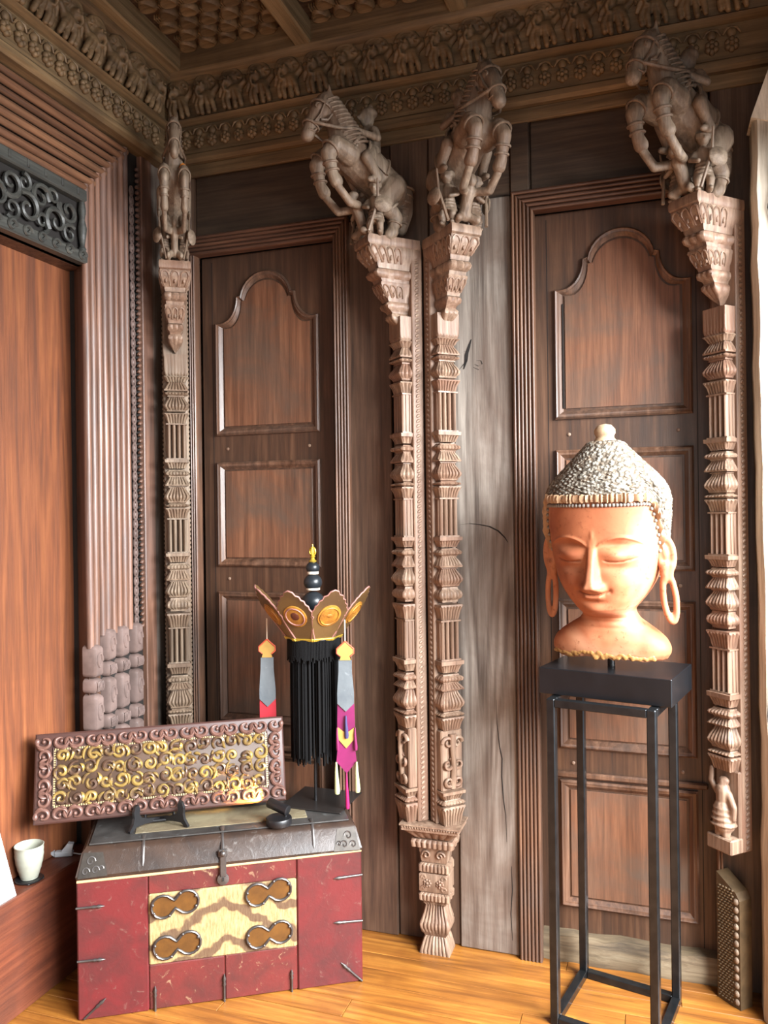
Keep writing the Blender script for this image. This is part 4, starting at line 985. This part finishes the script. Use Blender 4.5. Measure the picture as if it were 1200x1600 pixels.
# ribbons hanging at either side
silk = worn('grey_silk', D(104,112,116), D(82,90,96), D(124,132,136), rough=.5); mag = plain('magenta_silk', D(122,26,82), .5, nscale=12, namt=.5); pink = plain('pink_thread', D(160,16,84), .6)
yel = plain('yellow_silk', D(180,144,72), .6, nscale=14, namt=.4); grn = plain('pale_green_thread', D(168,176,128), .8); redc = plain('red_silk', D(176,40,52), .6); orn = plain('orange_trim', D(206,92,64), .6)
rtv = Vector((rt.x, rt.y, 0)); fwv = Vector((-fw.x, -fw.y, 0))
def ribbon(off, zt_, full):
    org = rtv*off[0] + fwv*off[1]
    T = lambda x, y, z: tuple(org + rtv*x - fwv*y + Vector((0, 0, zt_+z)))
    RI = MB().prism([(-.022,-.060),(-.023,-.10),(-.028,-.17),(-.028,-.205),(0,-.232),(.028,-.205),(.028,-.17),(.022,-.10),(.022,-.060)], -.003, .002, T).build('ribbon', silk, CR)
    MB().tube([T(0,0,.075), T(0,0,.0)], .0022, 6).build('cord', ivory, CR, 60)
    MB().prism([(0,0),(.026,-.024),(.026,-.036),(.014,-.046),(.018,-.060),(-.018,-.060),(-.014,-.046),(-.026,-.036),(-.026,-.024)], -.006, .003, T).build('ribbon_head', yel, RI)
    MB().tube([T(x, -.003, z) for x, z in ((0,.003),(.028,-.022),(.028,-.037),(.016,-.047))], .003, 6).build('head_trim', orn, RI, 60)
    MB().tube([T(x, -.003, z) for x, z in ((0,.003),(-.028,-.022),(-.028,-.037),(-.016,-.047))], .003, 6).build('head_trim', orn, RI, 60)
    if not full:
        MB().prism([(-.028,-.20),(-.030,-.42),(.030,-.42),(.028,-.20)], .002, .006, T).build('ribbon_tail', redc, RI); return
    MB().prism([(-.028,-.205),(-.030,-.30),(0,-.335),(.030,-.30),(.028,-.205)], .002, .006, T).build('ribbon_tail', mag, RI)
    MB().prism([(-.028,-.285),(-.026,-.325),(0,-.355),(.026,-.325),(.028,-.285),(0,-.305)], -.002, .002, T).build('chevron', yel, RI)
    MB().prism([(-.026,-.33),(-.034,-.40),(0,-.440),(.034,-.40),(.026,-.33)], .002, .006, T).build('ribbon_tail', mag, RI)
    for x, z0, z1, mt, r in ((0,-.438,-.555,pink,.006), (-.034,-.40,-.505,grn,.008), (.034,-.40,-.500,grn,.008), (0,-.245,-.32,plain('navy_thread', D(58,54,96), .7),.006), (-.030,-.285,-.36,mag,.005), (.030,-.285,-.36,mag,.005)):
        MB().tube([T(x, -.004, z0), T(x, -.006, z0+(z1-z0)*.3), T(x+.002, -.005, z1+.01), T(x+.002, -.005, z1)], [r*.4, r*.7, r*1.2, r], 10).build('tassel', mt, RI, 60)
ribbon((.112, .085), .562, True)
ribbon((-.165, -.025), .555, False)
# ------------------------------------------------------------------ things on the ledge
CU = empty('tea_cup', (-1.878, 2.025, .357), 0, 'off white ribbed stoneware cup on a black coaster on the red ledge', 'cup')
glaze = plain('celadon_glaze', D(158,160,146), .35, nscale=20, namt=.25, bump=.1)
pr = [(.0,.008),(.026,.008)] + [(.027+.016*math.sin(min(1, i/9)*PI/2)+.0006*math.sin(i*2.6), .010+i*.0085) for i in range(12)] + [(.0445,.108),(.0425,.109)] + [(.040-.014*(1-math.sin((11-i)/11*PI/2)), .104-i*.0082) for i in range(11)] + [(0,.014)]
MB().lathe(pr, 36, caps=False).build('bowl', glaze, CU, 60)
MB().lathe([(.022,.006),(.026,.006),(.026,.010),(.022,.010)], 24).build('foot_ring', glaze, CU, 40)
CO = empty('coaster', (-1.876, 2.022, .357), 0, 'black footed coaster under the stoneware cup', 'coaster')
MB().lathe([(.030,.002),(.040,.002),(.043,.005),(.040,.0075),(.030,.0065),(.001,.006)], 28).build('dish', blackm, CO, 40)
for k in range(4): MB().ell((.036*math.cos(k*PI/2+.6), .036*math.sin(k*PI/2+.6), .003), (.010,.006,.003), 8, 6).build('foot', blackm, CO, 60)
CU.location.z = .3585
cd = MB().add([(-1.840,1.93,.357),(-1.912,1.93,.575),(-1.912,1.72,.575),(-1.840,1.72,.357),(-1.842,1.93,.357),(-1.914,1.93,.575),(-1.914,1.72,.575),(-1.842,1.72,.357)], [(0,1,2,3),(4,7,6,5),(0,4,5,1),(1,5,6,2),(2,6,7,3),(3,7,4,0)]).build('paper_card', plain('white_card', D(205,208,206), .5))
tag(cd, 'blank white card leaning on the ledge at the left edge beside the cup', 'card')
AD = empty('power_adapter', (-1.895, 2.20, .357), .5, 'small pale grey plug adapter lying on the ledge beside the trunk', 'adapter')
gp = plain('grey_plastic', D(168,172,176), .4)
MB().box(-.03, .03, -.012, .012, 0, .018, .004).build('body', gp, AD)
MB().prism([(-.008,.018),(.026,.018),(.032,.040),(.014,.044)], -.010, .012).build('clip', gp, AD)
MB().prism([(-.030,.004),(-.050,.020),(-.030,.020)], -.009, .009).build('prong_cover', gp, AD)
MB().tube([(.03,0,.008), (.05,-.006,.005), (.066,-.004,.004)], .0025, 6).build('cable', gp, AD, 60)
# ------------------------------------------------------------------ black steel stand, plinth block and the great head
ST = empty('steel_stand', (-.122, 2.4725, 0), math.radians(-12.5), 'tall open black steel stand in front of the right hand door', 'stand')
steel = plain('blackened_steel', D(62,64,66), .27, .85, nscale=26, namt=.5, bump=.08, dark=D(30,31,33))
w2, d2, b_ = .155, .15, .0125
for sx_ in (-1, 1):
    for sy_ in (-1, 1):
        x, y = sx_*(w2-b_), sy_*(d2-b_); MB().box(x-b_, x+b_, y-b_, y+b_, 0, .950, .0028).build('leg', steel, ST)
for z in (.0005, .9265):
    for sy_ in (-1, 1): MB().box(-w2+2*b_, w2-2*b_, sy_*(d2-b_)-b_, sy_*(d2-b_)+b_, z, z+.023, .0015).build('rail', steel, ST)
    for sx_ in (-1, 1): MB().box(sx_*(w2-b_)-b_, sx_*(w2-b_)+b_, -d2+2*b_, d2-2*b_, z, z+.023, .0015).build('rail', steel, ST)
PL = empty('plinth_block', (-.116, 2.503, .951), math.radians(-13.5), 'flat black plinth block on the steel stand carrying the head', 'plinth')
MB().box(-.192, .192, -.132, .132, 0, .078, .002).build('block_body', plain('black_paint', D(15,16,18), .28, nscale=12, namt=.4, dark=D(26,27,30)), PL)
# the head: one continuous sculpted surface
HD = empty('head_sculpture', (-.128, 2.497, 1.062), 0, 'large carved wooden head with pale textured hair, long pierced ears and closed eyes', 'sculpture')
HT = [(0,.166,.074,.080),(.015,.174,.080,.085),(.035,.175,.082,.085),(.058,.164,.080,.083),(.078,.142,.074,.080),(.098,.112,.069,.080),(.112,.090,.067,.081),(.124,.080,.070,.083),(.132,.076,.088,.086),(.139,.074,.112,.089),(.147,.078,.128,.092),(.158,.088,.138,.098),(.181,.107,.147,.108),(.206,.124,.151,.118),(.231,.138,.153,.128),(.260,.148,.154,.138),(.30,.157,.154,.148),(.34,.163,.153,.154),(.385,.168,.152,.157),(.42,.171,.151,.157),(.455,.173,.150,.156),(.485,.168,.145,.150),(.508,.156,.136,.140),(.53,.138,.120,.124),(.55,.118,.103,.107),(.57,.098,.086,.090),(.59,.078,.069,.073),(.61,.058,.052,.055),(.625,.044,.040,.042),(.635,.02,.018,.02)]
zs = [h[0] for h in HT]; aa = [h[1] for h in HT]; bf = [h[2] for h in HT]; bk = [h[3] for h in HT]
from bisect import bisect
def ip(z, tab):
    z = min(max(z, 0), zs[-1]); i = min(max(bisect(zs, z)-1, 0), len(zs)-2); t = (z-zs[i])/(zs[i+1]-zs[i])
    p0 = tab[max(i-1,0)]; p1 = tab[i]; p2 = tab[i+1]; p3 = tab[min(i+2, len(tab)-1)]
    lin = p1 + (p2-p1)*t; cr = p1 + .5*t*(p2-p0 + t*(2*p0-5*p1+4*p2-p3 + t*(3*(p1-p2)+p3-p0)))
    return lin*.3 + cr*.7
NR, NC = 230, 200
Z = np.concatenate([np.linspace(0, .12, 30, endpoint=False), np.linspace(.12, .42, 150, endpoint=False), np.linspace(.42, .635, 50)])
# columns: denser at the front (angle 0 = front)
u_ = np.linspace(-1, 1, NC, endpoint=False); PH = PI*(np.sign(u_)*(np.abs(u_)*.55 + .45*np.abs(u_)**2.2))
A_ = np.array([ip(z, aa) for z in Z])[:, None]; F_ = np.array([ip(z, bf) for z in Z])[:, None]; B_ = np.array([ip(z, bk) for z in Z])[:, None]
sn_, cs_ = np.sin(PH)[None, :], np.cos(PH)[None, :]
ee = 2/2.25
X = A_*np.sign(sn_)*np.abs(sn_)**ee; Yf = -np.where(cs_ > 0, F_, B_)*np.sign(cs_)*np.abs(cs_)**ee
ZZ = np.repeat(Z[:, None], NC, 1)
front = np.clip(cs_, 0, 1)**.5 * np.ones_like(ZZ)
g = lambda x, s: np.exp(-(x/s)**2)
ax_ = np.abs(X)
d = np.zeros_like(X)
# nose: long flat ridge from the brows, widening to the tip
tn = np.clip((.345-ZZ)/(.345-.224), 0, 1); env = 1/(1+np.exp(-(ZZ-.2165)/.0022)) * (1/(1+np.exp((ZZ-.345)/.010)))
wn_ = .012 + .010*tn**2
d += (.008 + .036*tn**1.1)*np.exp(-(X/wn_)**4)*env
d += .015*g(ax_-.024, .010)*g(ZZ-.227, .010)
# brows: long raised arcs joined to the nose
zb = .330 + .036*np.clip(1-((ax_-.078)/.076)**2, -1, 1)
d += .006*g(ZZ-zb, .0045)*np.clip((ax_-.008)/.012, 0, 1)*np.clip((.150-ax_)/.02, 0, 1)
# sockets, lowered lids, lid line
d -= .012*g(ax_-.072, .042)*g(ZZ-.344, .012)*(ZZ < zb+.004)
d += .014*g(ax_-.074, .040)*g(ZZ-.316, .017)
zl = .305 - .008*np.cos(np.clip((ax_-.074)/.045, -1, 1)*PI/2) + .004*np.clip((ax_-.07)/.05, -1, 1)
d -= .0075*g(ZZ-zl, .0026)*np.clip((.122-ax_)/.02, 0, 1)*np.clip((ax_-.030)/.010, 0, 1)
d -= .007*g(ax_-.066, .040)*g(ZZ-.280, .012)
# cheeks, lips, chin
d += .008*g(ax_-.080, .04)*g(ZZ-.235, .035)
zm = .203 + .010*np.clip(ax_/.04, 0, 1.2)**2
lw = np.clip((.042-ax_)/.014, 0, 1)
d += .010*g(ZZ-zm-.0065, .0065)*lw + .012*g(ZZ-zm+.0085, .008)*np.clip((.034-ax_)/.014, 0, 1)
d -= .008*g(ZZ-zm, .0026)*np.clip((.047-ax_)/.010, 0, 1)
d -= .005*g(ax_-.046, .007)*g(ZZ-.214, .008)
d -= .008*g(X, .032)*g(ZZ-.182, .008)
d += .010*g(X, .034)*g(ZZ-.158, .016)
# neck folds
for zz_, s_ in ((.112, .004), (.094, .004)): d -= .003*g(ZZ-zz_, s_)
d += .003*g(X, .004)*g(ZZ-.372, .012)
Yf = Yf - d*front
# rough broken foot of the bust
rn = np.random.RandomState(4); nz_ = np.interp(np.arange(NC), np.arange(0, NC, 4), rn.uniform(-1, 1, NC//4), period=NC)
ZZ = ZZ + np.where(ZZ < .03, (.03-ZZ)/.03*(nz_[None, :]*.006+.004), 0)
vs = np.stack([X, Yf, ZZ], -1).reshape(-1, 3); fs = []
nr = len(Z)
for i in range(nr-1):
    for j in range(NC): fs.append((i*NC+j, i*NC+(j+1) % NC, (i+1)*NC+(j+1) % NC, (i+1)*NC+j))
fs.append(tuple(range(NC-1, -1, -1))); fs.append(tuple((nr-1)*NC+j for j in range(NC)))
t = NT('old_painted_wood'); v = t.coord((1,1,1), False); n = t.noise(v, 7, 5, .6, .8); n3 = t.noise(v, 3.2, 3, .5, .4); n4 = t.noise(v, 55, 4, .7)
c = t.mix(t.ramp(n, [(.35, (0,0,0,1)), (.7, (.75,.75,.75,1))]), D(168,104,70), D(126,66,44))
c = t.mix(t.ramp(n3, [(.44, (0,0,0,1)), (.60, (.85,.85,.85,1))]), c, D(198,150,116))
c = t.mix(t.ramp(n4, [(.58, (0,0,0,1)), (.70, (.7,.7,.7,1))]), c, D(118,66,42))
t.l(c, t.b.inputs['Base Color']); t.b.inputs['Roughness'].default_value = .55; t.b.inputs['Specular IOR Level'].default_value = .3; t.bump(n4, .2); skin = t.m
mbh = MB(); mbh.v = [tuple(map(float, p)) for p in vs]; mbh.f = fs
mbh.build('head_and_bust', skin, HD, 80)
# hair cap: shell above a hairline that dips behind the ears
t = NT('chalky_hair'); v = t.coord((1,1,1), False); vo = t.node('ShaderNodeTexVoronoi'); vo.inputs['Scale'].default_value = 85; t.l(v, vo.inputs['Vector']); nn = t.noise(v, 30, 4, .6)
c = t.mix(t.ramp(vo.outputs['Distance'], [(.30, (0,0,0,1)), (.62, (.85,.85,.85,1))]), D(158,154,142), D(84,72,60)); c = t.mix(t.ramp(nn, [(.5, (0,0,0,1)), (.7, (.5,.5,.5,1))]), c, D(128,104,80))
t.l(c, t.b.inputs['Base Color']); t.b.inputs['Roughness'].default_value = .8; t.b.inputs['Specular IOR Level'].default_value = .2
iv = t.node('ShaderNodeMath', operation='SUBTRACT'); iv.inputs[0].default_value = 1.; t.l(vo.outputs['Distance'], iv.inputs[1]); t.bump(iv.outputs[0], 1., .006); chalk = t.m
def hairline(ph):
    a = abs(ph); return .466 if a < .95 else (.466 - .17*min(1, (a-.95)/.5)**1.3 if a < 1.45 else .296 - .12*min(1, (a-1.45)/1.1))
NCH, NRH = 180, 70; hv = []; hf = []
for i in range(NRH+1):
    for j in range(NCH):
        ph = -PI + 2*PI*j/NCH; h0 = hairline(ph); tt_ = i/NRH; z = h0 + (.630-h0)*tt_
        th = .009*min(1, tt_*12+.4) + (.0035*math.sin(j*1.31+2*(i % 2))*math.sin(i*1.6) + rn.uniform(-.0028, .0028))*(1-.6*tt_)
        s1_ = math.sin(ph); c1_ = math.cos(ph); a_ = ip(z, aa)+th; b2 = (ip(z, bf) if c1_ > 0 else ip(z, bk))+th
        hv.append((a_*math.copysign(abs(s1_)**ee, s1_), -b2*math.copysign(abs(c1_)**ee, c1_), z + .012*tt_))
for i in range(NRH):
    for j in range(NCH): hf.append((i*NCH+j, i*NCH+(j+1) % NCH, (i+1)*NCH+(j+1) % NCH, (i+1)*NCH+j))
hf.append(tuple(NRH*NCH+j for j in range(NCH)))
mh = MB(); mh.v = hv; mh.f = hf; mh.build('hair', chalk, HD, 60)
bandm = worn('hair_band_wood', D(166,136,104), D(124,86,58), D(110,80,56), rough=.6, amt=.6, sc=40)
# thick broken band along the hairline
lp_ = []; rb2 = random.Random(3)
for j in range(150):
    ph = -2.0 + 4.0*j/149; z = hairline(ph)+.010; s1_ = math.sin(ph); c1_ = math.cos(ph); th = .010 + rb2.uniform(-.003, .006)*(1 if j % 9 else 3)
    a_ = ip(z, aa)+th; b2 = (ip(z, bf) if c1_ > 0 else ip(z, bk))+th
    P = Vector((a_*math.copysign(abs(s1_)**ee, s1_), -b2*math.copysign(abs(c1_)**ee, c1_), z)); N = Vector((s1_, -c1_, 0)); hh = .012+rb2.uniform(-.003, .003)
    lp_.append([P - N*.014 + Vector((0,0,-hh)), P + Vector((0,0,-hh*.9)), P + N*.003, P + Vector((0,0,hh)), P - N*.014 + Vector((0,0,hh))])
MB().loft(lp_).build('hair_band', bandm, HD, 40)
q = MB()
for j in range(66):
    ph = -1.9 + 3.8*j/65; z = hairline(ph)-.009; s1_ = math.sin(ph); c1_ = math.cos(ph); a_ = ip(z, aa)+.002; b2 = (ip(z, bf) if c1_ > 0 else ip(z, bk))+.002
    q.ell((a_*math.copysign(abs(s1_)**ee, s1_), -b2*math.copysign(abs(c1_)**ee, c1_), z), .0058, 8, 5)
tag(q.build('bead_row', plain('bead_grey', D(120,112,104), .5), HD, 60), kind='stuff')
q = MB().lathe([(.034,.628),(.036,.640),(.028,.648),(.026,.655),(.031,.664),(.030,.676),(.020,.688),(.004,.692)], 20); q.build('topknot', worn('topknot_wood', D(186,160,128), D(130,98,68), D(100,80,60), rough=.6, amt=.6, sc=50), HD, 60)
# ears: auricle and long pierced lobe
def ear(s):
    q = MB(); E = []
    q.tube([(.000+.020*math.cos(a), 0, .315+.048*math.sin(a)) for a in [2*PI*i/20 for i in range(21)]], .0105, 8)
    q.ell((.002, .002, .315), (.020, .007, .046), 12, 8); q.ell((-.004, -.006, .322), (.010, .008, .022), 10, 7)
    q.chain([(-.008, 0, .285), (-.012, 0, .262), (-.012, 0, .245)], [.016, .013, .011])
    q.chain([(.010, 0, .285), (.004, 0, .262), (.002, 0, .245)], [.013, .011, .010])
    q.tube([(-.006+.017*math.cos(a), 0, .188+.072*math.sin(a)) for a in [2*PI*i/24 for i in range(25)]], .0095, 8)
    me = blob(q, 'ear', .004, 3); me.materials.append(skin)
    o = link('ear', me, None, HD, (s*.198, .016, -.004)); o.rotation_euler = (0, s*math.radians(-5), 0); o.scale = (s, 1, 1)
    o.rotation_euler = (math.radians(4), s*math.radians(-7), s*math.radians(24)); return o
ear(1); ear(-1)
MB().tube([(.0,.0,-.0325), (.0,.0,.02)], .011, 16).build('mount_rod', blackm, HD, 60)
# crumbling gilt edge of the bust
q = MB(); rc_ = random.Random(8)
for k in range(34):
    a = -1.15 + 2.1*k/33; q.ell((.170*math.sin(a), -.074*math.cos(a)-.004, .010+rc_.uniform(-.004, .012)), (.008+rc_.random()*.006, .006, .006+rc_.random()*.006), 7, 5)
blob_e = blob(q, 'crumbled_edge', .003, 1); blob_e.materials.append(worn('crumbled_gilt', D(168,126,72), D(120,80,40), D(226,196,140), rough=.5, amt=.6, sc=60)); link('crumbled_edge', blob_e, None, HD)
HD.rotation_euler = (math.radians(3), 0, math.radians(-14))
